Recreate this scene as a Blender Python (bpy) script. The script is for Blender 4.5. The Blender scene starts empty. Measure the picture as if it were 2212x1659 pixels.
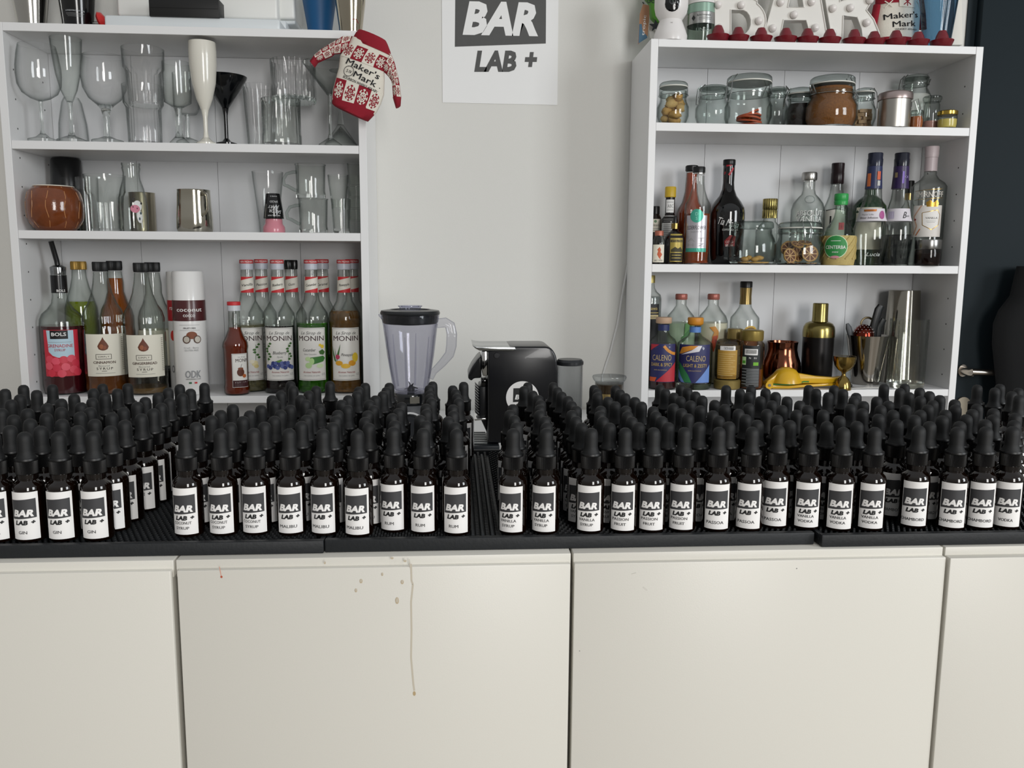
import bpy, bmesh, math, random
from mathutils import Vector, Matrix
random.seed(7)
PI = math.pi
SC = bpy.context.scene
COL = SC.collection
H = 1.25                      # camera height above the floor
F, PITCH, ROLL, YAW = 1807.4, .1419, .0063, .0673

# ---------------------------------------------------------------- camera, world, lights, exposure
cam_d = bpy.data.cameras.new('camera'); cam = bpy.data.objects.new('camera', cam_d); COL.objects.link(cam)
cam_d.sensor_fit = 'HORIZONTAL'; cam_d.sensor_width = 36; cam_d.lens = F / 2212 * 36
cam_d.clip_start = .02; cam_d.clip_end = 60
cp, sp_, cr, sr, cy, sy = (math.cos(PITCH), math.sin(PITCH), math.cos(ROLL), math.sin(ROLL), math.cos(YAW), math.sin(YAW))
fwd = Vector((cp * sy, cp * cy, -sp_))
r0 = Vector((cy, -sy, 0)); u0 = Vector((sp_ * sy, sp_ * cy, cp))
right = r0 * cr + u0 * sr; up = -r0 * sr + u0 * cr
cam.matrix_world = Matrix(((right.x, up.x, -fwd.x, 0), (right.y, up.y, -fwd.y, 0), (right.z, up.z, -fwd.z, H), (0, 0, 0, 1)))
SC.camera = cam

w = bpy.data.worlds.new('world'); SC.world = w; w.use_nodes = True
nt = w.node_tree; bg = nt.nodes['Background']
tc = nt.nodes.new('ShaderNodeTexCoord'); sepw = nt.nodes.new('ShaderNodeSeparateXYZ'); rampw = nt.nodes.new('ShaderNodeValToRGB')
nt.links.new(tc.outputs['Generated'], sepw.inputs[0]); nt.links.new(sepw.outputs['Z'], rampw.inputs['Fac'])
rampw.color_ramp.elements[0].position = 0.0; rampw.color_ramp.elements[0].color = (.30, .29, .27, 1)
rampw.color_ramp.elements[1].position = .6; rampw.color_ramp.elements[1].color = (.56, .57, .58, 1)
nt.links.new(rampw.outputs['Color'], bg.inputs['Color']); bg.inputs['Strength'].default_value = .80

def area(name, loc, target, sx, sy_, power, col):
    l = bpy.data.lights.new(name, 'AREA'); l.shape = 'RECTANGLE'; l.size = sx; l.size_y = sy_; l.energy = power; l.color = col
    o = bpy.data.objects.new(name, l); COL.objects.link(o); o.location = loc
    o.rotation_euler = (Vector(target) - Vector(loc)).to_track_quat('-Z', 'Y').to_euler()
    return o
area('window_light', (1.2, -3.2, 1.85), (.3, 2.2, 1.15), 1.0, 2.0, 92, (1, .985, .96))
area('side_window_light', (3.6, -1.4, 2.0), (.3, 1.2, .9), 1.2, 1.8, 75, (.93, .97, 1))

SC.view_settings.view_transform = 'Standard'; SC.view_settings.look = 'None'
SC.view_settings.exposure = 0.0; SC.view_settings.gamma = 1; SC.view_settings.use_curve_mapping = False
SC.cycles.max_bounces = 16; SC.cycles.transmission_bounces = 12; SC.cycles.transparent_max_bounces = 40
SC.cycles.glossy_bounces = 6; SC.cycles.caustics_reflective = False; SC.cycles.caustics_refractive = False
SC.cycles.use_denoising = True

# ---------------------------------------------------------------- pixel <-> world helpers (world = camera metres)
def ray(x, y):
    X = (x - 1106) / F; U = -(y - 829.5) / F
    v = fwd + right * X + up * U
    return v
def P(x, y, Y):
    v = ray(x, y); t = Y / v.y
    return Vector((v.x * t, Y, H + v.z * t))
def PZ(x, y, z):              # z relative to the camera
    v = ray(x, y); t = z / v.z
    return Vector((v.x * t, v.y * t, H + z))
def sc(x, y, Y):              # metres per pixel at that place
    p = P(x, y, Y); p.z -= H
    return p.dot(fwd) / F

# ---------------------------------------------------------------- materials
def lin(h):
    h = h.lstrip('#'); out = []
    for i in (0, 2, 4):
        c = int(h[i:i + 2], 16) / 255
        out.append(c / 12.92 if c <= .04045 else ((c + .055) / 1.055) ** 2.4)
    return tuple(out) + (1,)
_M = {}
def m(h, r=.5, metal=0, tr=0, ior=1.45, coat=0, bump=0, bs=200, var=0, em=0, spec=.5, alpha=1):
    k = (h, r, metal, tr, ior, coat, bump, bs, var, em, spec, alpha)
    if k in _M: return _M[k]
    mt = bpy.data.materials.new('mat_' + h.strip('#') + '_%d' % len(_M)); mt.use_nodes = True
    n = mt.node_tree.nodes; L = mt.node_tree.links; b = n['Principled BSDF']
    b.inputs['Base Color'].default_value = lin(h); b.inputs['Roughness'].default_value = r
    b.inputs['Metallic'].default_value = metal; b.inputs['Transmission Weight'].default_value = tr
    b.inputs['IOR'].default_value = ior; b.inputs['Coat Weight'].default_value = coat
    b.inputs['Specular IOR Level'].default_value = spec; b.inputs['Alpha'].default_value = alpha
    if em:
        b.inputs['Emission Color'].default_value = lin(h); b.inputs['Emission Strength'].default_value = em
    if bump or var:
        t = n.new('ShaderNodeTexCoord'); no = n.new('ShaderNodeTexNoise'); no.inputs['Scale'].default_value = bs
        no.inputs['Detail'].default_value = 4
        L.new(t.outputs['Object'], no.inputs['Vector'])
        if bump:
            bp = n.new('ShaderNodeBump'); bp.inputs['Strength'].default_value = bump; bp.inputs['Distance'].default_value = .001
            L.new(no.outputs['Fac'], bp.inputs['Height']); L.new(bp.outputs['Normal'], b.inputs['Normal'])
        if var:
            mx = n.new('ShaderNodeMix'); mx.data_type = 'RGBA'
            c = lin(h); mx.inputs['A'].default_value = tuple(max(0, v * (1 - var)) for v in c[:3]) + (1,)
            mx.inputs['B'].default_value = tuple(min(1, v * (1 + var)) for v in c[:3]) + (1,)
            L.new(no.outputs['Fac'], mx.inputs['Factor']); L.new(mx.outputs['Result'], b.inputs['Base Color'])
    _M[k] = mt
    return mt

def thin(h='#ffffff', edge='#9aa3a0', refl=1.0, key=None, rough=.02):
    """thin-walled clear glass: see-through, darker and more mirror-like towards grazing angles"""
    k = ('thin', h, edge, refl, rough)
    if k in _M: return _M[k]
    mt = bpy.data.materials.new('thin_glass_' + h.strip('#')); mt.use_nodes = True
    n = mt.node_tree.nodes; L = mt.node_tree.links
    for x in list(n):
        if x.type == 'BSDF_PRINCIPLED': n.remove(x)
    out = n['Material Output']; lw = n.new('ShaderNodeLayerWeight'); lw.inputs['Blend'].default_value = .5
    ew = n.new('ShaderNodeMath'); ew.operation = 'POWER'; ew.inputs[1].default_value = 3.2; L.new(lw.outputs['Facing'], ew.inputs[0])
    rp = n.new('ShaderNodeMix'); rp.data_type = 'RGBA'; rp.inputs['A'].default_value = lin(h); rp.inputs['B'].default_value = lin(edge)
    L.new(ew.outputs[0], rp.inputs['Factor'])
    tb = n.new('ShaderNodeBsdfTransparent'); L.new(rp.outputs['Result'], tb.inputs['Color'])
    gl = n.new('ShaderNodeBsdfGlossy'); gl.inputs['Roughness'].default_value = rough
    l2 = n.new('ShaderNodeLayerWeight'); l2.inputs['Blend'].default_value = .5          # same from both sides of the wall
    pw = n.new('ShaderNodeMath'); pw.operation = 'POWER'; pw.inputs[1].default_value = 4.5; L.new(l2.outputs['Facing'], pw.inputs[0])
    mu = n.new('ShaderNodeMath'); mu.operation = 'MULTIPLY_ADD'; mu.inputs[1].default_value = .6 * refl; mu.inputs[2].default_value = .034 * refl; mu.use_clamp = True
    L.new(pw.outputs[0], mu.inputs[0])
    mx = n.new('ShaderNodeMixShader'); L.new(mu.outputs[0], mx.inputs[0]); L.new(tb.outputs[0], mx.inputs[1]); L.new(gl.outputs[0], mx.inputs[2])
    L.new(mx.outputs[0], out.inputs['Surface'])
    _M[k] = mt
    return mt
WHITE = m('#e9e8e5', .38, bump=.08, bs=900, var=.02)
CASE = m('#e8e8e8', .42, bump=.05, bs=900)
PAPER = m('#eceae8', .75)
INK = m('#232324', .6)
INK2 = m('#3b3b3d', .6)
STEEL = m('#c9c8c4', .14, metal=1)
STEELB = m('#b9b6b0', .32, metal=1)
CHROME = m('#dddddd', .06, metal=1)
GOLD = m('#9a8548', .22, metal=1)
BRASS = m('#937c46', .17, metal=1)
COPPER = m('#b06a4c', .15, metal=1)
BLACK = m('#0c0c0d', .35)
GBLACK = m('#08080a', .08, coat=.5)
GLASS = thin()
GLASSE = thin('#fdfefd', '#7d8784')
SOLID = m('#f4f8f6', .02, tr=1, ior=1.5)

# ---------------------------------------------------------------- mesh builder
class MB:
    def __init__(s): s.v = []; s.f = []; s.mi = []
    def add(s, vs, fs, k=0):
        o = len(s.v); s.v += [tuple(v) for v in vs]
        for f in fs: s.f.append(tuple(i + o for i in f)); s.mi.append(k)
        return s
    def lathe(s, prof, seg=28, c=(0, 0), k=0, mats=None, rib=None, closed=False, axis=None):
        """prof: [(r,z)] bottom-up; r=0 ends closed"""
        vs = []; rings = []
        for (r, z) in prof:
            if r <= 1e-6: rings.append([len(vs)]); vs.append((c[0], c[1], z))
            else:
                ring = []
                for i in range(seg):
                    a = 2 * PI * i / seg; rr = r
                    if rib and rib[2] <= z <= rib[3]: rr = r * (1 - rib[1] * (.5 - .5 * math.cos(rib[0] * a)))
                    ring.append(len(vs)); vs.append((c[0] + rr * math.cos(a), c[1] + rr * math.sin(a), z))
                rings.append(ring)
        o = len(s.v); s.v += vs
        pairs = list(zip(rings[:-1], rings[1:]))
        if closed: pairs.append((rings[-1], rings[0]))
        for j, (A, B) in enumerate(pairs):
            kk = mats[j] if mats else k
            if len(A) == 1 and len(B) == 1: continue
            for i in range(seg):
                i2 = (i + 1) % seg
                if len(A) == 1: fc = (A[0], B[i2], B[i])
                elif len(B) == 1: fc = (A[i], A[i2], B[0])
                else: fc = (A[i], A[i2], B[i2], B[i])
                s.f.append(tuple(q + o for q in fc)); s.mi.append(kk)
        return s
    def solid(s, prof, seg=28, c=(0, 0), k=0, rib=None):
        p = list(prof)
        if p[0][0] > 1e-6: p = [(0, p[0][1])] + p
        if p[-1][0] > 1e-6: p = p + [(0, p[-1][1])]
        return s.lathe(p, seg, c, k, rib=rib)
    def box(s, a, b, k=0):
        x0, y0, z0 = a; x1, y1, z1 = b
        vs = [(x0, y0, z0), (x1, y0, z0), (x1, y1, z0), (x0, y1, z0), (x0, y0, z1), (x1, y0, z1), (x1, y1, z1), (x0, y1, z1)]
        return s.add(vs, [(0, 3, 2, 1), (4, 5, 6, 7), (0, 1, 5, 4), (1, 2, 6, 5), (2, 3, 7, 6), (3, 0, 4, 7)], k)
    def prism(s, pts, y0, y1, k=0):
        """pts: (x,z) polygon extruded along y"""
        n = len(pts); vs = [(x, y0, z) for x, z in pts] + [(x, y1, z) for x, z in pts]
        fs = [tuple(range(n)), tuple(range(2 * n - 1, n - 1, -1))]
        for i in range(n): j = (i + 1) % n; fs.append((j, i, i + n, j + n))
        return s.add(vs, fs, k)
    def tube(s, path, r, seg=8, k=0, closed=False, flat=1):
        path = [Vector(p) for p in path]; n = len(path); vs = []; up_ = Vector((0, 0, 1))
        R = r if isinstance(r, (list, tuple)) else [r] * n
        prevu = None
        for i, p in enumerate(path):
            if closed: d = path[(i + 1) % n] - path[i - 1]
            else: d = path[min(i + 1, n - 1)] - path[max(i - 1, 0)]
            d.normalize()
            if prevu is None:
                u = d.cross(Vector((0, 1, 0)))
                if u.length < .2: u = d.cross(Vector((1, 0, 0)))
            else: u = prevu - d * prevu.dot(d)
            u.normalize(); prevu = u.copy(); v = d.cross(u)
            for j in range(seg):
                a = 2 * PI * j / seg
                vs.append(p + u * (R[i] * math.cos(a)) + v * (R[i] * flat * math.sin(a)))
        fs = []
        for i in range(n if closed else n - 1):
            for j in range(seg):
                a = i * seg + j; b = i * seg + (j + 1) % seg; i2 = (i + 1) % n
                fs.append((a, b, i2 * seg + (j + 1) % seg, i2 * seg + j))
        if not closed: fs += [tuple(range(seg - 1, -1, -1)), tuple(range((n - 1) * seg, n * seg))]
        return s.add(vs, fs, k)
    def sphere(s, c, r, k=0, seg=16, sq=(1, 1, 1)):
        n = seg // 2; vs = []; rings = []
        base = len(s.v)
        pr = [(0, -1)] + [(math.cos(t), math.sin(t)) for t in [(-PI / 2 + PI * i / n) for i in range(1, n)]] + [(0, 1)]
        t = MB(); t.lathe([(max(0, a), b) for a, b in pr], seg)
        return s.add([(c[0] + v[0] * r * sq[0], c[1] + v[1] * r * sq[1], c[2] + v[2] * r * sq[2]) for v in t.v], t.f, k)
    def build(s, name, mats, parent=None, loc=None, bevel=0, smooth=True, ang=35, rot=None, bseg=2):
        me = bpy.data.meshes.new(name); me.from_pydata(s.v, [], s.f)
        if not isinstance(mats, (list, tuple)): mats = [mats]
        for q in mats: me.materials.append(q)
        me.polygons.foreach_set('material_index', s.mi)
        me.validate()
        bm = bmesh.new(); bm.from_mesh(me)
        bmesh.ops.recalc_face_normals(bm, faces=bm.faces)
        if bevel: bmesh.ops.bevel(bm, geom=bm.edges[:], offset=bevel, segments=bseg, profile=.5, affect='EDGES', clamp_overlap=True)
        bm.to_mesh(me); bm.free()
        if smooth:
            me.polygons.foreach_set('use_smooth', [True] * len(me.polygons)); me.set_sharp_from_angle(angle=math.radians(ang))
        o = bpy.data.objects.new(name, me); COL.objects.link(o)
        if parent: o.parent = parent
        if loc: o.location = loc
        if rot: o.rotation_euler = rot
        return o
def tag(o, label, cat, group=None, kind=None):
    o['label'] = label; o['category'] = cat
    if group: o['group'] = group
    if kind: o['kind'] = kind
    return o
def thing(name, label, cat, loc=(0, 0, 0), group=None, rot=0):
    o = bpy.data.objects.new(name, None); COL.objects.link(o); o.location = loc; o.rotation_euler = (0, 0, rot)
    o.empty_display_size = .02
    return tag(o, label, cat, group)
def struct(o): o['kind'] = 'structure'; return o
def tpart(name, pts, r, mat, parent, **k): return MB().tube(pts, r, **k).build(name, mat, parent)

# ---------------------------------------------------------------- text and flat print
_T = {}
def text2d(t, bold=0., shear=0., space=1.):
    k = (t, bold, shear, space)
    if k in _T: return _T[k]
    cu = bpy.data.curves.new('txt', 'FONT'); cu.body = t; cu.size = 1; cu.align_x = 'CENTER'; cu.offset = bold
    cu.shear = shear; cu.resolution_u = 2; cu.space_character = space; cu.fill_mode = 'FRONT'
    o = bpy.data.objects.new('txt', cu); COL.objects.link(o)
    dg = bpy.context.evaluated_depsgraph_get(); ev = o.evaluated_get(dg); me = ev.to_mesh()
    vs = [(v.co.x, v.co.y) for v in me.vertices]; fs = [tuple(p.vertices) for p in me.polygons]
    ev.to_mesh_clear(); bpy.data.objects.remove(o); bpy.data.curves.remove(cu)
    _T[k] = (vs, fs); return _T[k]
CAPH = .69
def flat_item(it):
    """-> verts2d (px, y down), faces"""
    k = it[0]
    if k == 't':
        _, t, x, y, h, mt = it[:6]; o = dict(it[6]) if len(it) > 6 else {}
        bd = o.get('bold', 0)
        if bd and any(c_ in t for c_ in 'MNWVvwyKkmnRGSaes') and not t.startswith(('BAR', 'LAB')):
            o['bold'] = 0; VS, FS = [], []
            for dx_, dy_ in ((-1, 0), (1, 0), (0, -.6), (0, .6)):
                v_, f_ = flat_item(('t', t, x + dx_ * bd * h * .9, y + dy_ * bd * h * .9, h, mt, o)); q_ = len(VS); VS += v_; FS += [tuple(i + q_ for i in f) for f in f_]
            return VS, FS
        vs, fs = text2d(t, o.get('bold', 0), o.get('shear', 0), o.get('space', 1))
        if not vs: return [], []
        s_ = h / CAPH; w0 = max(v[0] for v in vs) - min(v[0] for v in vs); cx = (max(v[0] for v in vs) + min(v[0] for v in vs)) / 2
        sx = o['w'] / w0 if 'w' in o else s_ * o.get('sx', 1)
        out = []; a = o.get('rot', 0); ca, sa = math.cos(a), math.sin(a)
        for vx, vy in vs:
            X = (vx - cx) * sx; Yy = -(vy - CAPH / 2) * s_
            out.append((x + X * ca - Yy * sa, y + X * sa + Yy * ca))
        return out, fs
    if k == 'r':
        _, x0, y0, x1, y1, mt = it[:6]; n = max(1, int(abs(x1 - x0) / 4)); vs = []; fs = []
        sk = it[6] if len(it) > 6 else 0        # skew of the top/bottom edges
        for i in range(n + 1):
            x = x0 + (x1 - x0) * i / n; vs += [(x, y0 + sk * (i / n - .5)), (x, y1 + sk * (i / n - .5))]
        for i in range(n): fs.append((2 * i, 2 * i + 1, 2 * i + 3, 2 * i + 2))
        return vs, fs
    if k == 'c':
        _, cx, cy_, rx, ry, mt = it[:6]; n = 20; vs = [(cx, cy_)]; fs = []
        for R in (.5, 1):
            vs += [(cx + rx * R * math.cos(2 * PI * i / n), cy_ + ry * R * math.sin(2 * PI * i / n)) for i in range(n)]
        for i in range(n):
            j = (i + 1) % n; fs += [(0, 1 + i, 1 + j), (1 + i, 1 + n + i, 1 + n + j, 1 + j)]
        return vs, fs
    if k == 'p':
        return list(it[1]), [tuple(range(len(it[1])))]
    if k == 'l':                                  # polyline of given width
        _, pts, wd, mt = it[:4]; vs = []; fs = []
        for i in range(len(pts) - 1):
            (x0, y0), (x1, y1) = pts[i], pts[i + 1]; d = math.hypot(x1 - x0, y1 - y0) or 1
            nx, ny = -(y1 - y0) / d * wd / 2, (x1 - x0) / d * wd / 2; b = len(vs)
            vs += [(x0 + nx, y0 + ny), (x1 + nx, y1 + ny), (x1 - nx, y1 - ny), (x0 - nx, y0 - ny)]; fs.append((b, b + 1, b + 2, b + 3))
        return vs, fs
def matof(it): return it[2] if it[0] == 'p' else it[3] if it[0] == 'l' else it[5]
def refine(vs, fs, fine):
    if not fine: return vs, fs
    vs = list(vs); fs = [list(f) for f in fs]; tri = []
    for f in fs:
        if len(f) > 4:
            from mathutils.geometry import tessellate_polygon
            tri += [[f[q] for q in t] for t in tessellate_polygon([[Vector((vs[i][0], vs[i][1], 0)) for i in f]])]
        elif len(f) == 4: tri += [[f[0], f[1], f[2]], [f[0], f[2], f[3]]]
        else: tri.append(f)
    mid = {}
    def M(a, b):
        k = (min(a, b), max(a, b))
        if k not in mid: mid[k] = len(vs); vs.append(((vs[a][0] + vs[b][0]) / 2, (vs[a][1] + vs[b][1]) / 2))
        return mid[k]
    for _ in range(10):
        out = []; ch = False
        for f in tri:
            e = [(abs(vs[f[i]][0] - vs[f[(i + 1) % 3]][0]), i) for i in range(3)]; l, i = max(e)
            if l > fine:
                a, b, c = f[i], f[(i + 1) % 3], f[(i + 2) % 3]; q = M(a, b); out += [[a, q, c], [q, b, c]]; ch = True
            else: out.append(f)
        tri = out
        if not ch: break
    return vs, tri
def prints(items, mp, parent, name='print', base=.0003, step=.00012, fine=3.2):
    """mp(x,y,off)->xyz; every item sits a hair above the one before"""
    b = MB(); mats = []
    for i, it in enumerate(items):
        vs, fs = flat_item(it)
        if not vs: continue
        mt = matof(it)
        if mt not in mats: mats.append(mt)
        vs, fs = refine(vs, fs, fine)
        b.add([mp(x, y, base + step * i) for x, y in vs], fs, mats.index(mt))
    me = bpy.data.meshes.new(name); me.from_pydata(b.v, [], b.f)
    for q in mats: me.materials.append(q)
    me.polygons.foreach_set('material_index', b.mi)
    o = bpy.data.objects.new(name, me); COL.objects.link(o); o.parent = parent
    return o

# ================================================================ ROOM
YW = 2.215
wallm = m('#d8d7d2', .85, bump=.12, bs=350, var=.02)
XD = P(2086, 60, YW).x
struct(MB().box((-3.2, YW, 0), (XD, YW + .1, 2.7)).build('wall_back', wallm, smooth=False))
darkm = m('#172126', .6, bump=.06, bs=300, spec=.2)
struct(MB().box((XD, YW - .004, 0), (3.2, YW + .1, 2.7)).build('wall_right', darkm, smooth=False))
struct(MB().box((-3.2, -3, -.05), (3.2, YW + .1, 0)).build('floor', m('#8d8478', .6, bump=.1, bs=40, var=.1), smooth=False))
# door leaf on the dark wall
XL_ = P(2106, 50, YW).x
dr = struct(MB().box((XL_, YW - .03, .01), (XL_ + .85, YW - .0045, 2.1)).build('door_1', darkm, bevel=.003))
hs = bpy.data.objects.new('door_handle', None); COL.objects.link(hs); bpy.data.objects.remove(hs)
Yd = YW - .03
c = P(2077, 800, Yd)
hnd = MB()
r_ = 11 * sc(2077, 800, Yd)
ring = [(c.x + r_ * math.cos(a) , c.z + 1.2 * r_ * math.sin(a)) for a in [2 * PI * i / 20 for i in range(20)]]
# the rosette sits on the door frame strip, the lever points over the leaf
hnd.prism(ring, Yd - .008, Yd + .026)
a = P(2080, 803, Yd - .045); b = P(2178, 806, Yd - .045)
hnd.tube([(c.x, Yd, c.z), (c.x, Yd - .045, c.z - .001), (a.x + .02, Yd - .05, a.z), (b.x, Yd - .05, b.z)], [.011, .011, .0095, .008], seg=12)
hnd.build('door_handle', m('#b3aaa0', .25, metal=1), dr)
c = P(2077, 880, Yd)
MB().prism([(c.x + .02 * math.cos(t), c.z + .02 * math.sin(t) + .01) for t in [PI * i / 10 for i in range(11)]] + [(c.x - .02, c.z - .03), (c.x + .02, c.z - .03)], Yd - .008, Yd + .026).build('keyhole_plate', m('#b0a695', .3, metal=1), dr)

# black garment hanging against the door, right edge of the frame
g = MB(); rows = [(2206, 575, 2290), (2190, 640, 2300), (2164, 672, 2300), (2152, 700, 2300), (2149, 745, 2300), (2154, 800, 2300), (2160, 860, 2300), (2160, 1000, 2300)]
vs = []; n = 16
for (xl, y, xr) in rows:
    A = P(xl, y, Yd - .08); B = P(xr, y, Yd - .08); cx = (A.x + B.x) / 2; hw = (B.x - A.x) / 2
    for i in range(n):
        t = 2 * PI * i / n; fold = 1 + .08 * math.sin(5 * t + y * .02)
        vs.append((cx + hw * math.cos(t), Yd - .075 + .05 * fold * math.sin(t), A.z))
fs = [(j * n + i, j * n + (i + 1) % n, (j + 1) * n + (i + 1) % n, (j + 1) * n + i) for j in range(len(rows) - 1) for i in range(n)]
fs += [tuple(range(n)), tuple(range(len(vs) - 1, len(vs) - n - 1, -1))]
tag(g.add(vs, fs).build('black_garment', m('#0b0c0e', .9, bump=.3, bs=120), ang=70), 'black soft garment hanging at the dark door by its handle', 'clothing')

# ================================================================ BOOKCASES
BT = .0175
def bookcase(name, label, X0, Yf, tops, bots, dpt, seams, grow):
    t = thing(name, label, 'bookcase', (X0, Yf, 0))
    top = H + tops[0]
    MB().box((0, 0, 0), (BT, YW - .002 - Yf, top)).build('side_panel', CASE, t, bevel=.0006, bseg=1)
    MB().box((.8 - BT, 0, 0), (.8, YW - .002 - Yf, top)).build('side_panel', CASE, t, bevel=.0006, bseg=1)
    MB().box((BT + .0003, 0.0005, H + bots[0]), (.8 - BT - .0003, dpt + .004, top)).build('top_board', CASE, t, bevel=.0006, bseg=1)
    for a, b in zip(tops[1:], bots[1:]):
        MB().box((BT + .0005, .001, H + b), (.8 - BT - .0005, dpt - .0005, H + a)).build('shelf', CASE, t, bevel=.0006, bseg=1)
    # a lower shelf and plinth, behind the counter
    MB().box((BT + .0005, .001, .42), (.8 - BT - .0005, dpt - .0005, .438)).build('shelf', CASE, t, bevel=.0006, bseg=1)
    xs = [BT + .0004] + seams + [.8 - BT - .0004]
    back = m('#d6d7d9', .5, bump=.03, bs=500)
    for a, b in zip(xs[:-1], xs[1:]):
        MB().box((a + .0005, dpt, .05), (b - .0005, dpt + .004, H + bots[0] - .0005)).build('back_panel', back, t, smooth=False)
    # shelf pin holes
    hb = MB()
    for sx, sg in ((BT, 1), (.8 - BT, -1)):
        for yy in (.035, dpt - .035):
            z = grow
            while z < H + bots[0] - .03:
                if all(abs(z - (H + (p + q) / 2)) > .018 for p, q in zip(tops, bots)):
                    hb.prism([(0, 0)], 0, 0) if False else None
                    x1 = sx + sg * .0003; vs = [(x1, yy + .0022 * math.cos(q), z + .0022 * math.sin(q)) for q in [PI / 4 * i for i in range(8)]]
                    hb.add(vs, [tuple(range(8))])
                z += .064
    o = hb.build('pin_hole', m('#4a4a48', .9), t, smooth=False); o['kind'] = 'stuff'
    return t
ZL = [.5156, .266, .0695, -.3108]; ZLb = [.4981, .2478, .0512, -.3275]
ZR = [.5182, .3317, .003, -.3036]; ZRb = [.5010, .3127, -.016, -.3205]
XLc, YLc, DLc = -1.002, 1.9837, .205
XRc, YRc, DRc = .4517, 1.9995, .2055
sl = [P(x, 540, YLc + DLc).x - XLc for x in (305, 477.5, 649)]
srr = [P(x, 155, YRc + DRc).x - XRc for x in (1529, 1695.5, 1858)]
bookcase('bookcase', 'white open bookcase of glasses and syrups, left of the poster', XLc, YLc, ZL, ZLb, DLc, sl, .97)
bookcase('bookcase', 'white open bookcase of jars and spirit bottles, right of the poster', XRc, YRc, ZR, ZRb, DRc, srr, .98)

# ================================================================ FRONT COUNTER
ZC = H - .272; ZM = H - .2605
DY = .7552
xs_u = [-.6285, -.2602, .1098, .4782, .848]
cabm = m('#d3d0c7', .35, bump=.05, bs=700, var=.015)
places = ['leftmost of the counter row', 'second from the left, stained with long drips', 'third from the left, with a clean wide door', 'rightmost of the counter row']
doors = []
YB = 1.175
for i, (a, b) in enumerate(zip(xs_u[:-1], xs_u[1:])):
    t = thing('base_cabinet', 'white slab-door base cabinet, ' + places[i], 'cabinet', ((a + b) / 2, DY, 0), 'white base cabinets under the bottle mats')
    hw = (b - a) / 2; g0 = .0035 if i < 2 else .0014
    MB().box((-hw + .0008, .02, .08), (hw - .0008, YB - DY - .01, ZC - .0175)).build('carcass', cabm, t, bevel=.001, bseg=1)
    MB().box((-hw + .003, .05, 0), (hw - .003, YB - DY - .05, .0795)).build('plinth', cabm, t, smooth=False)
    d0 = MB().box((-hw + g0, -.0 if i < 3 else -.003, .085), (hw - g0 * .6, .018, ZC - .0085)).build('door', cabm, t, bevel=.0012)
    MB().box((-hw + .0012, .006, ZC - .017), (hw - .0012, YB - DY, ZC - .0003)).build('top_panel', cabm, t, bevel=.0008)
    doors.append((t, d0))
# stains on the second and third doors
def dmap(Yp, t): return lambda x, y, off: (lambda p: (p.x - t.location.x, Yp - off - t.location.y, p.z))(P(x, y, Yp))
drip = m('#c3bbab', .25, coat=.4); drop = m('#b5a07c', .3, coat=.4); redd = m('#b4583f', .4)
it = [('l', [(888, 1218), (889, 1255), (892, 1262), (888, 1300), (889, 1360), (888, 1420), (893, 1478), (895, 1492)], 4, drip), ('l', [(884, 1208), (888, 1240)], 1.4, drip),
      ('c', 895, 1498, 3.2, 5, drop), ('l', [(474, 1224), (478, 1244)], 1.6, m('#d39a86', .4)), ('c', 478.5, 1246, 2.4, 2.6, redd)]
for x, y, rx, ry in ((780, 1255, 3, 4.5), (769, 1275, 2.4, 4), (869, 1257, 3, 4.5), (858, 1297, 3.5, 7), (826, 1240, 1.8, 3.5), (847, 1205, 3, 2.5), (875, 1211, 3, 2.5), (702, 1215, 2, 3)):
    it += [('c', x, y, rx, ry, drop), ('c', x, y - .6, rx * .7, ry * .78, drip)]
prints(it, dmap(DY, doors[1][1].parent), doors[1][0], 'stain', base=.0001, step=.00003)
it = [('l', [(1389, 1268), (1398, 1275)], 3, m('#cbc8c0', .5)), ('l', [(1364, 1240), (1374, 1237)], 1, m('#b8b5ac', .5)), ('c', 1721, 1228, 1.2, 1.2, m('#777777', .5)), ('c', 1252, 1406, 1, 1, m('#777777', .5))]
prints(it, dmap(DY, doors[2][0]), doors[2][0], 'stain', base=.0001, step=.00003)

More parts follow.
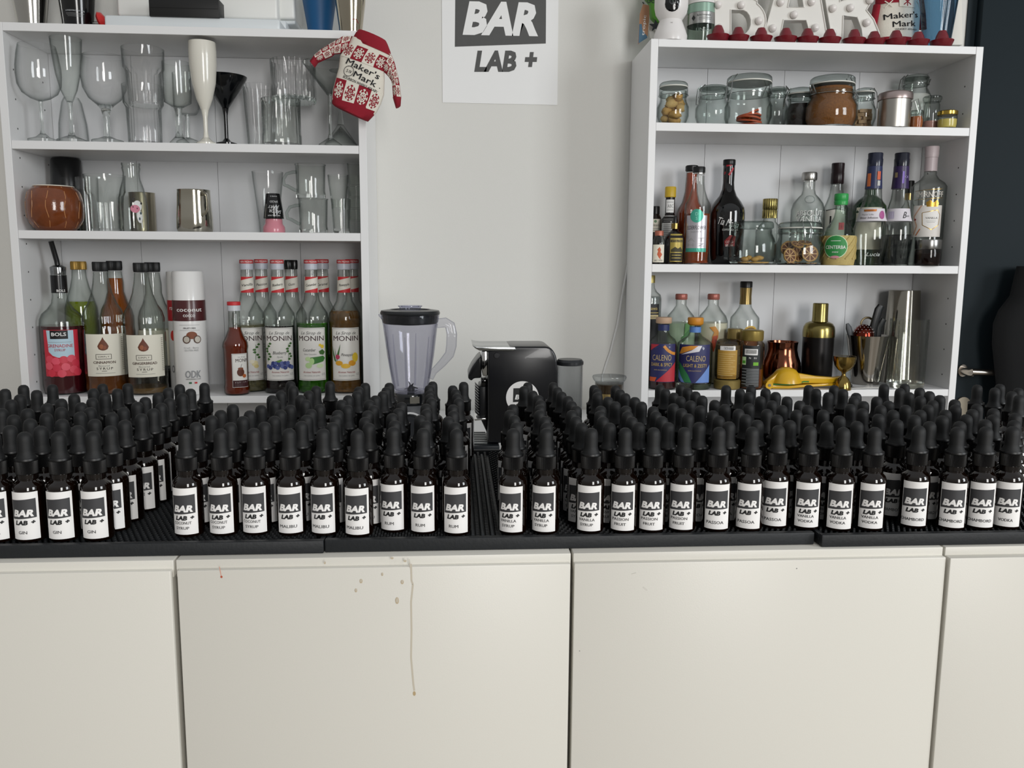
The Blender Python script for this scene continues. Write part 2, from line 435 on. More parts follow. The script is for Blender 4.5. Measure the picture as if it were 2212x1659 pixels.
# rubber bar mats
rub = m('#15181b', .55, bump=.25, bs=260, var=.15)
def bar_mat(label, x0, x1, Yf, ribs=None, bk=1.165):
    t = thing('bar_mat', label, 'bar mat', (x0, Yf, ZC), 'black rubber bar mats on the counter')
    W_ = x1 - x0; D_ = bk - Yf
    MB().box((0.001, .001, 0), (W_ - .001, D_, .0045)).build('base_sheet', rub, t, smooth=False)
    f = MB().box((0, 0, 0), (W_, .0075, .0125)).build('rim', rub, t, bevel=.0012)
    MB().box((0, .0076, 0), (.005, D_, .0115)).build('rim', rub, t, bevel=.001)
    MB().box((W_ - .005, .0076, 0), (W_, D_, .0115)).build('rim', rub, t, bevel=.001)
    MB().box((.0051, D_ - .006, 0), (W_ - .0051, D_, .0115)).build('rim', rub, t, bevel=.001)
    nb = MB(); p = .0058; n = int((W_ - .014) / p); k = int((D_ - .02) / p)
    for j in range(k):
        y = .013 + j * p
        for i in range(n):
            x = .009 + i * p + (p / 2 if j % 2 else 0)
            if ribs and ribs[0] < x0 + x < ribs[1]: continue
            a = .0018; h0 = .0045; h1 = .0110
            nb.add([(x - a, y - a, h0), (x + a, y - a, h0), (x + a, y + a, h0), (x - a, y + a, h0), (x - a * .5, y - a * .5, h1), (x + a * .5, y - a * .5, h1), (x + a * .5, y + a * .5, h1), (x - a * .5, y + a * .5, h1)],
                   [(4, 5, 6, 7), (0, 1, 5, 4), (1, 2, 6, 5), (2, 3, 7, 6), (3, 0, 4, 7)])
    o = nb.build('nub', rub, t, smooth=False); o['kind'] = 'stuff'
    if ribs:
        rb = MB(); x = ribs[0] + .004
        q = 0
        while x < ribs[1] - .003:
            rb2 = MB().box((x - x0 - .0016, .012, .004), (x - x0 + .0016, D_ - .03, .0118)); rb2.build('ridge', m('#24282b', .6, bump=.2, bs=260), t, bevel=.0006, bseg=1)
            yy = .012
            while yy < D_ - .012:
                rb.box((x - x0 + .0034, yy, .004), (x - x0 + .0062, yy + .0022, .0108)); yy += .0052
            x += .0096; q += 1
        o = rb.build('cross_rib', rub, t, smooth=False); o['kind'] = 'stuff'
    return t
yl = lambda x: .7735
bar_mat('black rubber bar mat at the left end, under the gin bottles', -.62, -.1256, .7715)
bar_mat('long black rubber bar mat in the middle with ridged centre strip', -.1250, .3520, .7735, (.002, .046))
bar_mat('black rubber bar mat at the right end, under the last bottle trios', .3560, .84, .7655)

# ================================================================ DROPPER BOTTLES
R8 = 2212 / 280
BT_ = []
def reg(x0, y0, s_, l):
    for a, b in l: BT_.append((x0 + a / s_, y0 + b / s_))
reg(0, 820, R8, [(80,158),(395,90),(620,178),(335,252),(185,340),(890,80),(1040,325),(800,405),(1260,243),(1590,150),(1745,70),(1790,228),(2000,155),(1570,312),(1380,390),(1040,470),(1525,478),(1905,562),(460,492),(30,490),(1375,545),(230,600),(785,570),(510,668),(1055,672),(1610,672),(2125,688),(165,780),(690,790),(1320,782),(1855,795),(390,912),(990,915),(1580,920),(-100,912)])
reg(260, 820, R8, [(120,62),(1010,78),(1430,55),(810,140),(1195,155),(640,220),(1055,235),(420,297),(835,312),(285,380),(695,398),(50,475),(560,492),(355,580),(1290,725),(1915,420),(1710,520),(1555,612),(2090,625),(1875,730),(1100,845),(1705,838)])
reg(530, 820, R8, [(75,528),(770,25),(815,105),(1205,108),(1440,25),(605,190),(1080,188),(1935,120),(1905,195),(455,268),(940,262),(1755,268),(505,342),(1025,342),(1640,345),(265,437),(765,432),(1265,420),(1740,435),(600,515),(1120,505),(1575,522),(495,622),(1045,602),(1545,618),(325,722),(955,708),(1490,730),(140,830),(745,835),(1325,838),(1910,855)])
reg(780, 820, R8, [(70,55),(480,55),(430,128),(370,198),(245,272),(140,348),(210,440),(115,530),(70,640),(130,742),(690,385),(640,487),(530,578),(575,695),(550,808),(1220,32),(1165,95),(1175,182),(1175,245),(1200,315),(1110,415),(1115,505),(1010,608),(1105,705),(1060,828),(1750,38),(1565,100),(1615,165),(1640,240),(1665,320),(1570,428),(1575,530),(1490,632),(1600,730),(1630,858)])
reg(1070, 820, R8, [(555,47),(490,112),(640,190),(735,268),(775,350),(765,432),(760,525),(850,630),(880,738),(870,860),(300,422),(250,520),(325,612),(365,728),(305,835),(990,48),(1060,130),(1130,208),(1240,285),(1300,370),(1395,455),(1310,530),(1385,632),(1500,748),(1640,868),(1690,95),(1740,158),(1745,228),(1925,303),(2050,385),(1785,460),(1790,545),(1835,645),(1960,762),(2055,100)])
reg(1340, 820, R8, [(-5,172),(85,240),(250,310),(365,390),(100,462),(125,560),(200,655),(325,757),(95,893),(565,868),(680,88),(770,165),(915,235),(1035,83),(1150,147),(1285,215),(1400,290),(1030,303),(1205,378),(1370,468),(910,428),(1050,515),(1160,608),(565,475),(610,563),(715,652),(840,765),(1100,872),(1350,762),(1810,105),(2050,172),(1615,370),(1790,447),(1585,558),(1685,655),(1860,758),(1690,865),(2025,535)])
reg(1600, 820, R8, [(180,108),(430,165),(600,232),(795,315),(140,230),(340,308),(540,387),(710,472),(145,435),(455,542),(625,645),(845,748),(90,632),(290,735),(205,868),(650,838),(1015,393),(1150,475),(960,560),(1140,655),(1190,860),(1165,103),(1290,168),(1500,237),(1600,110),(1750,175),(1975,248),(1945,315),(2100,402),(1880,458),(2085,540),(1415,565),(1480,778),(1690,675),(1990,780),(1760,890)])
reg(1870, 820, 2212 / 342, [(135,732),(750,710),(1290,738),(1700,745),(2050,722),(260,70),(550,65),(485,132),(610,192),(760,125),(895,178),(1040,238),(770,250),(945,315),(1250,303),(155,260),(325,325),(215,390),(570,388),(870,382),(390,465),(770,465),(1120,462),(1260,385),(1560,372),(185,525),(690,542),(1080,550),(1500,452),(1790,440),(445,612),(900,642),(1410,535),(1790,538),(1320,640),(1690,612),(2070,625),(2100,512),(1565,80),(1880,70),(1810,125),(2140,128),(2050,180),(2150,235)])
pts = []
for x, y in BT_:
    p = PZ(x, y, -.2605 + .1032)
    k_ = min(1, max(0, (p.x - .08) / .32)) * max(0, 1 - (p.y - .76) / .42)
    lo_, hi_ = 760., 1040.; Yt = max(p.y + .024 * k_, (.7655 if p.x > .354 else .7725) + .0075 + .0141)
    for _q in range(30):
        mid_ = (lo_ + hi_) / 2
        if PZ(x, mid_, -.2605 + .1032).y > Yt: lo_ = mid_
        else: hi_ = mid_
    p = PZ(x, (lo_ + hi_) / 2, -.2605 + .1032)
    if all((p.x - q[0]) ** 2 + (p.y - q[1]) ** 2 > .020 ** 2 for q in pts): pts.append([p.x, p.y, y])
for it_ in range(120):       # nudge touching neighbours apart
    for i in range(len(pts)):
        for j in range(i):
            dx, dy = pts[i][0] - pts[j][0], pts[i][1] - pts[j][1]; d = math.hypot(dx, dy)
            if d < .0280:
                e = (.0281 - d) / max(d, 1e-5); wi = .08 if pts[i][2] > 921.5 else 1; wj = .08 if pts[j][2] > 921.5 else 1; e /= (wi + wj)
                pts[i][0] += dx * e * wi; pts[i][1] += dy * e * wi; pts[j][0] -= dx * e * wj; pts[j][1] -= dy * e * wj
    for q in pts: q[1] = min(max(q[1], (.7655 if q[0] > .354 else .7725) + .0075 + .0141), 1.165 - .0235)
front = sorted([q for q in pts if q[2] > 921.5], key=lambda q: q[0])
flav = ['GINGER', 'GIN', 'GIN', 'GIN'] + ['COCONUT\nSYRUP'] * 3 + ['MALIBU'] * 3 + ['RUM'] * 3 + ['VANILLA\nSYRUP'] * 3 + ['PASSION\nFRUIT'] * 3 + ['PASSOA'] * 3 + ['VANILLA\nVODKA'] * 3 + ['CHAMBORD'] * 3 + ['VODKA']
trio = ['half-cut bottle at the left edge'] + [s_ + ' bottle of the ' + t_ for t_ in ('GIN trio', 'COCONUT SYRUP trio', 'trio between COCONUT SYRUP and RUM', 'RUM trio', 'VANILLA SYRUP trio', 'PASSION FRUIT trio', 'trio left of VANILLA VODKA', 'VANILLA VODKA trio', 'trio right of VANILLA VODKA') for s_ in ('left', 'middle', 'right')] + ['VODKA bottle at the right edge']
amber = m('#140803', .05, tr=.4, ior=1.5, coat=.3)
capm = m('#0a0a0b', .42); bulbm = m('#0e0f10', .62, bump=.08, bs=1500); pass
# shared meshes
def lat_obj(name, prof, mat, seg=32, rib=None, k=None):
    return MB().solid(prof, seg, rib=rib).build(name, mat)
mm_ = .001
body_p = [(0, .0006), (.0115, .0), (.0130, .0008), (.0139, .003), (.0139, .0492), (.0136, .0522), (.0124, .0548), (.0102, .0568), (.0088, .0582), (.0086, .0640)]
bod = MB().lathe(body_p + [(0, .0640)], 32).build('glass_body', amber)
capb = MB().lathe([(0, .0641), (.0095, .0641), (.0099, .0646), (.0099, .0762), (.0103, .0768), (.0103, .0786), (.0099, .0792), (.0090, .0788), (.0, .0786)], 120, rib=(60, .055, .0645, .0763)).build('screw_cap', capm)
neck = MB().lathe([(0, .0592), (.0090, .0592), (.0094, .0596), (.0094, .0638), (.0, .0638)], 32).build('neck_ring', m('#0d0705', .15, coat=.3))
bul = MB().solid([(.0086, .0787), (.0080, .0805), (.0070, .0830), (.0066, .086), (.0067, .0945), (.0064, .0985), (.0052, .1012), (.0028, .1029), (0, .1033)], 28).build('rubber_bulb', bulbm, ang=60)
labs = {}
def label_mesh(fl):
    if fl in labs: return labs[fl]
    S_ = .0004571                               # metres per design px
    R = .01402
    def mp(x, y, off):                          # x from label centre, y down from the top of the label, 100 px tall
        a = x * S_ / (R); return ((R + off) * math.sin(a), -(R + off) * math.cos(a), .0487 - y * S_)
    b = MB(); n = 20; hw = 29
    vs = []
    for i in range(n + 1):
        x = -hw + 2 * hw * i / n
        vs += [mp(x, 0, 0), mp(x, 99, 0), mp(x, 0, -.00012), mp(x, 99, -.00012)]
    fs = []
    for i in range(n):
        o = 4 * i; fs += [(o, o + 1, o + 5, o + 4), (o + 2, o + 6, o + 7, o + 3), (o, o + 4, o + 6, o + 2), (o + 1, o + 3, o + 7, o + 5)]
    fs += [(0, 2, 3, 1), (4 * n, 4 * n + 1, 4 * n + 3, 4 * n + 2)]
    lo = b.add(vs, fs).build('paper_label', PAPER)
    its = [('r', -27, 15, 24, 55, INK2, -3), ('t', 'BAR', -2, 43.5, 13, PAPER, dict(bold=.05, shear=.22, w=42)),
           ('t', 'LAB', -6, 63.5, 8.4, INK, dict(bold=.06, shear=.2, w=26)), ('t', '+', 17, 62.5, 7, INK, dict(bold=.08, shear=.2, sx=1.2))]
    ln = fl.split('\n')
    if len(ln) == 1: its.append(('t', ln[0], -4, 84, 6.3, INK2, dict(w={'GIN': 17, 'RUM': 20, 'CHAMBORD': 50, 'VODKA': 28, 'GINGER': 34}.get(fl, 37), bold=.02)))
    else:
        for q, s_ in enumerate(ln): its.append(('t', s_, -4, 74 + 11 * q, 5.8, INK2, dict(w={'COCONUT': 38, 'SYRUP': 28, 'VANILLA': 35, 'PASSION': 36, 'FRUIT': 25, 'VODKA': 32}.get(s_, 30), bold=.02)))
    po = prints(its, mp, None, 'print', base=.00012, step=.00004)
    labs[fl] = (lo, po); return labs[fl]
protos = [bod, capb, neck, bul]
ords = ['first', 'second', 'third', 'fourth', 'fifth', 'sixth', 'seventh', 'eighth', 'ninth', 'tenth', 'eleventh', 'twelfth', 'thirteenth', 'fourteenth', 'fifteenth', 'sixteenth', 'seventeenth']
cols = {i: [] for i in range(len(front))}
fset = {id(q) for q in front}
for q in sorted(pts, key=lambda q: q[1]):
    if id(q) in fset: continue
    # columns run back with a slight drift; follow the nearest column end
    best = min(range(len(front)), key=lambda i: abs((cols[i][-1] if cols[i] else front[i])[0] - q[0]) + .005 * len(cols[i]))
    cols[best].append(q)
def rel_angle(X):            # how labels are turned, left ones to the left, right ones to the right
    return math.radians(-24 + 36 * (X + .42) / .95)
def place_bottle(q, fl, label, front_row):
    X, Y_ = q[0], q[1]
    t = thing('dropper_bottle', label, 'bottle', (X, Y_, ZM), 'amber dropper bottles with black caps')
    face = math.atan2(X, Y_)                 # turning that points the label at the viewer
    t.rotation_euler = (0, 0, -face * 1.0 + (rel_angle(X) * 1.0 + math.radians(random.uniform(-6, 6))))
    lo, po = label_mesh(fl)
    for o in protos:
        c_ = o.copy(); COL.objects.link(c_); c_.parent = t
    l2 = lo.copy(); COL.objects.link(l2); l2.parent = t
    p2 = po.copy(); COL.objects.link(p2); p2.parent = l2
for i, q in enumerate(front):
    fl = flav[min(i, len(flav) - 1)]; nm = trio[min(i, len(trio) - 1)]
    place_bottle(q, fl, 'amber dropper bottle with black bulb, front row, ' + nm if len(nm.split()) < 8 else 'dropper bottle, front row, ' + nm, True)
    for j, b_ in enumerate(cols[i]):
        place_bottle(b_, fl, 'dropper bottle, %s behind the %s' % (ords[min(j, 16)], nm), False)
for o in protos + [x for v in labs.values() for x in v]: bpy.data.objects.remove(o)
print('BOTTLES', len(pts), 'front', len(front), [round(q[0], 3) for q in front], 'maxY', max(q[1] for q in pts))

# ================================================================ GENERIC VESSELS (profiles given as (half width px, y px), top first)
def xz(prof, px, py, Y, z0=None, X=None):
    """convert to [(r,z)] bottom-up, z relative to the base"""
    out = []
    for hw, y in prof: out.append((hw * sc(px, y, Y), P(px, y, Y).z))
    out = out[::-1]; b = out[0][1] if z0 is None else z0
    out = [(r, z - b) for r, z in out]
    if z0 is not None:                       # pull the lowest point to the shelf
        d = out[0][1]; out = [(r, z - d if i == 0 else max(z, .0002)) for i, (r, z) in enumerate(out)]
    return out
def rat(prof, z):
    for (r0, z0), (r1, z1) in zip(prof[:-1], prof[1:]):
        if z0 <= z <= z1: return r0 + (r1 - r0) * (z - z0) / max(z1 - z0, 1e-6)
    return prof[-1][0] if z > prof[-1][1] else prof[0][0]
def clip(prof, za, zb, dr=0):
    out = [(max(rat(prof, za) + dr, .0005), za)]
    for r, z in prof:
        if za < z < zb: out.append((max(r + dr, .0005), z))
    out.append((max(rat(prof, zb) + dr, .0005), zb)); return out
class V:
    """a vessel standing at pixel px (measured at height py) and depth Y on a shelf of height zs"""
    def __init__(s, name, label, cat, px, py, Y, zs, prof, mat, wall=None, group=None, seg=32, rib=None, part='glass_body', base=None, basemat=None, z0=None, rot=0):
        s.Y = Y; s.p0 = P(px, py, Y); s.px = px; s.py = py; s.zs = (H + zs) if z0 is None else z0
        s.prof = xz(prof, px, py, Y, s.zs)
        s.t = thing(name, label, cat, (s.p0.x, Y, s.zs + .0004), group)
        s.face = math.atan2(s.p0.x, Y) + rot
        s.s = sc(px, py, Y)
        if mat is not None:
            b = MB(); r = None
            if rib: r = (rib[0], rib[1], s.z(rib[3]), s.z(rib[2]))
            if wall:
                wl = wall; fl = base or wall
                inner = [(max(q - wl, .0006), z) for q, z in s.prof if z > fl + .0005]
                out = [(0, s.prof[0][1])] + s.prof
                ip = [(max(rat(s.prof, fl) - wl, .0006), fl)] + inner
                full = out + ip[::-1] + [(0, fl)]
                mats_ = [0] * (len(full) - 1)
                if basemat:
                    for i in range(len(full) - 1):
                        if (full[i][1] + full[i + 1][1]) / 2 <= fl + .0003: mats_[i] = 1
                b.lathe(full, seg, mats=mats_, rib=r)
                s.o = b.build(part, [mat, basemat or mat], s.t, ang=50)
            else:
                s.o = b.solid(s.prof, seg, rib=r).build(part, mat, s.t, ang=40)
    def z(s, y): return P(s.px, y, s.Y).z - s.zs
    def liquid(s, y, mat, gap=.0014, name='liquid', bot=.003):
        MB().solid(clip(s.prof, bot, s.z(y), -gap), 32).build(name, mat, s.t, ang=50); return s
    def band(s, y0, y1, mat, name='label_band', out=.0004, px=None):
        za, zb = s.z(y1), s.z(y0); p = clip(s.prof, za, zb, out); q = [(r - out * .9, z) for r, z in p]
        MB().lathe(p + q[::-1], 32, closed=True).build(name, mat, s.t); return s
    def part(s, prof, mat, name='cap', rib=None, seg=32, wall=None, dx=0):
        pr = [(h * sc(s.px, y, s.Y), P(s.px, y, s.Y).z - s.zs) for h, y in prof][::-1]
        b = MB()
        rb = (rib[0], rib[1], pr[0][1], pr[-1][1]) if rib else None
        b.solid(pr, seg, rib=rb, c=(dx * s.s, 0)); return b.build(name, mat, s.t, ang=40)
    def mp(s, extra=0):
        """pixel offset from the axis, absolute pixel height -> surface of the vessel"""
        def f(x, y, off):
            z = s.z(y); R = rat(s.prof, z) + extra; a = x * s.s / R - s.face
            return ((R + off) * math.sin(a), -(R + off) * math.cos(a), z)
        return f
    def label(s, x0, x1, y0, y1, mat, its, name='paper_label', extra=.0003, rim=None):
        b = MB(); n = 24; f = s.mp(extra); vs = []; fs = []
        asin = lambda x: x
        k = 6
        for i in range(n + 1):
            for j in range(k + 1):
                vs.append(f(x0 + (x1 - x0) * i / n, y0 + (y1 - y0) * j / k, 0))
        for i in range(n):
            for j in range(k):
                a = i * (k + 1) + j; fs.append((a, a + 1, a + k + 2, a + k + 1))
        nv = len(vs)
        for i in range(n + 1):
            for j in range(k + 1):
                vs.append(f(x0 + (x1 - x0) * i / n, y0 + (y1 - y0) * j / k, -.00025))
        fs += [tuple(q + nv for q in f_[::-1]) for f_ in fs[:]]
        o = b.add(vs, fs).build(name, mat, s.t)
        if its: prints(its, s.mp(extra), o, base=.0002, step=.00004 if len(its) > 30 else .00007)
        return s
    def direct(s, its, extra=.0002): prints(its, s.mp(extra), s.t, base=.0002, step=.00005); return s
RED = m('#c02a30', .5); CREAM = m('#e6e0cf', .6); GREY = m('#8b8b8b', .5); MAROON = m('#4a1a1e', .45); DK = m('#2c1f1e', .6)
LBL = m('#e4e2dc', .6)

# ---------------------------------------------------------------- POSTER AND CABLE
Yp = YW - .0012
c = P(1080, 110, Yp)
pl = thing('poster', 'white paper poster with dark BAR box above LAB + on the wall', 'poster', (c.x, Yp, c.z))
def pmap(x, y, off): p = P(x, y, Yp - off); return (p.x - c.x, -off, p.z - c.z)
cs = [P(*q, Yp) for q in ((953, -170), (1208, -168), (1204, 227), (956, 221.5))]
MB().prism([(q.x - c.x, q.z - c.z) for q in cs], -.0004, .0008).build('sheet', m('#e9e9e8', .7), pl, smooth=False)
ink = m('#4b4b4a', .55, var=.08, bs=60)
prints([('p', [(984, -60), (1180, -60), (1179, 94), (982.5, 101)], ink), ('t', 'BAR', 1081.5, 40, 65, m('#e9e9e8', .7), dict(bold=.045, shear=.2, w=163, rot=.02)),
        ('t', 'LAB', 1070, 132, 41, ink, dict(bold=.045, shear=.18, w=91)), ('t', '+', 1147, 129, 39, ink, dict(bold=.05, shear=.15, w=27))], pmap, pl, 'print', base=.0007)
cab = [P(x, y, YW - .006) for x, y in ((1364, 500), (1358, 560), (1349, 610), (1341, 655), (1334, 700), (1325, 735), (1319, 760), (1310, 785), (1302, 812), (1298, 870))]
t_ = MB().tube(cab, .0028, seg=8).build('power_cable', m('#d8d8d6', .4)); tag(t_, 'thin white cable hanging down the wall beside the right bookcase', 'cable')

# ---------------------------------------------------------------- BACK TABLE (between the bookcases)
ZT = -.385
tb = thing('side_table', 'narrow white table carrying the blender and coffee machine', 'table', (.125, 1.8, 0))
MB().box((-.318, -.30, H + ZT - .03), (.318, .40, H + ZT)).build('table_top', CASE, tb, bevel=.002)
for sx in (-1, 1):
    for sy2 in (-.27, .37): MB().box((sx * .29 - .02, sy2 - .02, 0), (sx * .29 + .02, sy2 + .02, H + ZT - .0305)).build('leg', CASE, tb, bevel=.002)

# ---------------------------------------------------------------- BLENDER
YB2 = 1.76
jarm = thin('#f3f3f7', '#a3a4b8', 1.0)
bl = V('blender', 'blender with clear jug, black lid and grey base behind the dropper bottles', 'blender', 887, 760, YB2, ZT, [(60, 681), (58, 700), (36, 846), (36, 847)], None)
zf = lambda y: P(887, y, YB2).z - bl.zs
S_ = bl.s
def xyz(x, y, dy=0): p = P(x, y, YB2); return (p.x - bl.t.location.x, dy, p.z - bl.zs)
jp = [(36 * S_, zf(846)), (38 * S_, zf(836)), (50 * S_, zf(770)), (58 * S_, zf(705)), (62 * S_, zf(684)), (62.5 * S_, zf(679))]
inner = [(r - .0022, z + (.004 if i == 0 else 0)) for i, (r, z) in enumerate(jp)]
MB().lathe([(0, jp[0][1])] + jp + inner[::-1] + [(0, inner[0][1])], 40).build('jug', jarm, bl.t, ang=50)
for k in range(6):                                     # moulded ribs of the jug
    a = 2 * PI * k / 6 + .35
    MB().tube([(math.cos(a) * r, math.sin(a) * r, z) for r, z in ((38.5 * S_, zf(838)), (46 * S_, zf(790)), (52.5 * S_, zf(725)))], [.0022, .002, .0008], seg=6).build('rib', jarm, bl.t)
MB().solid([(56 * S_, zf(699)), (58.5 * S_, zf(697)), (60 * S_, zf(680)), (63 * S_, zf(679.5)), (64 * S_, zf(676)), (62 * S_, zf(671)), (44 * S_, zf(668.5)), (42 * S_, zf(671)), (0, zf(671))], 40).build('lid', m('#1d1f21', .3), bl.t)
MB().solid([(24 * S_, zf(702)), (24 * S_, zf(699.5)), (0, zf(699.5))], 28).build('lid_plug', BLACK, bl.t)
MB().lathe([(0, zf(670)), (22 * S_, zf(670)), (23 * S_, zf(664)), (26 * S_, zf(662)), (26 * S_, zf(660.5)), (20 * S_, zf(660.5)), (19 * S_, zf(664)), (0, zf(664))], 28).build('measuring_cap', thin('#e6e7ef', '#9fa1b5'), bl.t)
sv = [xyz(829, 678), xyz(817, 680)]
MB().prism([xyz(828, 677)[::2], xyz(818, 679)[::2], xyz(819, 682)[::2], xyz(829, 694)[::2]], -.012, .012).build('spout', jarm, bl.t)
hp = [xyz(944, 699), xyz(962, 697), xyz(972, 703), xyz(976, 722), xyz(975, 748), xyz(971, 766), xyz(955, 785), xyz(937, 803), xyz(930, 818)]
MB().tube(hp, [.010, .0105, .011, .011, .011, .010, .0085, .007, .006], seg=10, flat=.8).build('handle', jarm, bl.t)
MB().solid([(37 * S_, zf(871)), (38.5 * S_, zf(868)), (38 * S_, zf(850)), (36.5 * S_, zf(847.2)), (0, zf(847.2))], 36).build('collar', m('#1a1c1f', .15, coat=.5), bl.t)
MB().box((-.010, -38.9 * S_, zf(866)), (.010, -37.5 * S_, zf(852))).build('badge', STEEL, bl.t, rot=(0, 0, .25))
MB().solid([(8 * S_, zf(845)), (8 * S_, zf(840)), (3 * S_, zf(832)), (0, zf(832))], 16).build('blade_hub', m('#2a2c33', .3), bl.t)
for k in range(4):
    a = k * PI / 2 + .4
    MB().tube([(0, 0, zf(836)), (math.cos(a) * 16 * S_, math.sin(a) * 16 * S_, zf(826 if k % 2 else 840))], [.003, .0006], seg=4, flat=.3).build('blade', STEEL, bl.t)
MB().solid([(60 * S_, 0), (61 * S_, .004), (58 * S_, zf(950)), (47 * S_, zf(880)), (42 * S_, zf(871.5)), (0, zf(871.5))], 36).build('motor_base', m('#5b5d60', .35), bl.t)
q = P(886, 915, YB2); rr = 52 * S_
MB().tube([(0, -50 * S_, zf(915)), (0, -60 * S_, zf(917))], [.030, .028], seg=28).build('dial', m('#37393c', .25, metal=.6), bl.t)
arc = [(.0335 * math.cos(a), -60.5 * S_, zf(916) + .0335 * math.sin(a)) for a in [PI * (.12 + .76 * i / 12) for i in range(13)]]
MB().tube(arc, .0022, seg=6).build('dial_ring', m('#e8e8e8', .3), bl.t)

# ---------------------------------------------------------------- COFFEE MACHINE
YM0, YM1 = 1.58, 1.70
o_ = P(1130, 960, YM0)
cm = thing('coffee_machine', 'black capsule coffee machine seen side-on with round white sticker', 'coffee machine', (o_.x, YM0, H + ZT + .0004))
def cmx(x, y): p = P(x, y, YM0); return (p.x - o_.x, p.z - H - ZT)
zb = .0
body = [cmx(1054, 958), cmx(1204, 958), cmx(1205, 800), cmx(1204, 782), cmx(1201, 768), cmx(1195, 757), cmx(1188, 751), cmx(1180, 748.8), cmx(1110, 748.8), cmx(1054, 757)]
MB().prism(body, 0, YM1 - YM0).build('housing', m('#0a0b10', .28, coat=.15), cm, bevel=.006, bseg=3)
lev = [cmx(1020, 746.5), cmx(1030, 749), cmx(1042, 750), cmx(1112, 750), cmx(1115, 756), cmx(1108, 757.8), cmx(1036, 757.6), cmx(1027, 753)]
MB().prism(lev, -.004, YM1 - YM0 + .004).build('lever', m('#b9bcbd', .2, metal=1), cm, bevel=.0008)
MB().prism([cmx(1041, 759), cmx(1053.6, 759), cmx(1053.6, 814), cmx(1043, 814), cmx(1041, 800)], .006, YM1 - YM0 - .006).build('chrome_band', CHROME, cm, bevel=.002)
MB().prism([cmx(1040.5, 771), cmx(1034, 776), cmx(1020, 795), cmx(1012, 812), cmx(1011, 820), cmx(1019, 826), cmx(1023, 820), cmx(1040.5, 819)], .012, YM1 - YM0 - .012).build('brew_head', m('#101114', .25), cm, bevel=.004, bseg=3)
MB().prism([cmx(1040, 823), cmx(1053, 823), cmx(1053, 838), cmx(1040, 838)], .02, YM1 - YM0 - .02).build('nozzle', GBLACK, cm, bevel=.002)
MB().prism([cmx(1036, 841), cmx(1053.5, 838), cmx(1053.5, 943), cmx(1036, 905)], .03, YM1 - YM0 - .01).build('capsule_bin', m('#14161a', .35), cm, bevel=.003)
for k in range(11):
    y = 833 + k * 6.2
    MB().prism([cmx(1027, y), cmx(1037, y + 10), cmx(1037, y + 12), cmx(1027, y + 2)], .028, .05).build('louvre', m('#24262a', .3), cm, smooth=False)
MB().prism([cmx(1025, 905), cmx(1050, 903), cmx(1050, 907), cmx(1025, 909)], -.002, .09).build('cup_rest', CHROME, cm, bevel=.001)
ztray = cmx(1040, 962)[1]
x0, x1 = cmx(1020, 962)[0], cmx(1079, 962)[0]
MB().box((x0, -.006, .0), (x1, YM1 - YM0 + .004, ztray)).build('drip_tray', m('#23272b', .35), cm, bevel=.003)
for k in range(7):
    yy = .006 + k * .0175
    MB().box((x0 + .004, yy, ztray + .0003), (cmx(1053, 960)[0], yy + .008, ztray + .003)).build('grate_bar', m('#8d9192', .25, metal=.8), cm, bevel=.0005, bseg=1, rot=None)
bq = cmx(1073, 768)
MB().tube([(bq[0], -.0005, bq[1]), (bq[0], -.004, bq[1])], [.0055, .005], seg=20).build('button', m('#191a1d', .3), cm)
sc_ = cmx(1128.5, 859); R_ = 35.5 * sc(1128, 859, YM0)
MB().tube([(sc_[0], .0002, sc_[1]), (sc_[0], -.0008, sc_[1])], [R_, R_], seg=40).build('sticker', PAPER, cm, ang=20)
def cmp_(x, y, off): q = cmx(x, y); return (q[0], -.0008 - off, q[1])
prints([('p', [(1109, 839), (1149, 838), (1149, 867), (1108, 869)], INK), ('t', 'BAR', 1129, 858, 9.5, PAPER, dict(bold=.04, shear=.2, w=34)), ('t', 'LAB +', 1131, 876, 6.5, INK, dict(bold=.04, shear=.2, w=29))], cmp_, cm, 'print')
tk = cmx(1234.5, 860); Rt = 29.5 * sc(1234, 860, YM0)
zt0, zt1 = .004, cmx(1234, 794)[1]
MB().lathe([(0, zt0), (Rt - .002, zt0), (Rt - .001, .02), (Rt - .001, zt1), (Rt - .0025, zt1), (Rt - .0025, .02), (0, .02)], 32, c=(tk[0] + .001, Rt + .012)).build('water_tank', thin('#eeeff0', '#b0b2b5', .8, rough=.15), cm)
MB().solid([(Rt - .001, zt1 + .0003), (Rt + .0005, zt1 + .002), (Rt + .0005, cmx(1234, 786)[1]), (Rt - .003, cmx(1234, 781)[1]), (0, cmx(1234, 781)[1])], 32, c=(tk[0] + .001, Rt + .012)).build('tank_lid', m('#26282b', .3), cm)

# glass jar of coffee next to it
jc = V('glass_jar', 'small clear lidded jar beside the water tank of the coffee machine', 'jar', 1316, 840, 1.93, ZT, [(31, 826), (30, 850), (30, 900), (28, 938)], GLASSE, wall=.002, base=.003)
jc.part([(36, 812), (37, 815), (35, 820), (29, 827), (0, 827)][:4], thin('#f2f4f5', '#8d9498'), 'lid')
jc.liquid(829, m('#3a2c1c', .3, metal=.4), name='filling')
jc.band(848, 861, m('#b9a06a', .25, metal=.8), 'foil_band', out=.0003)

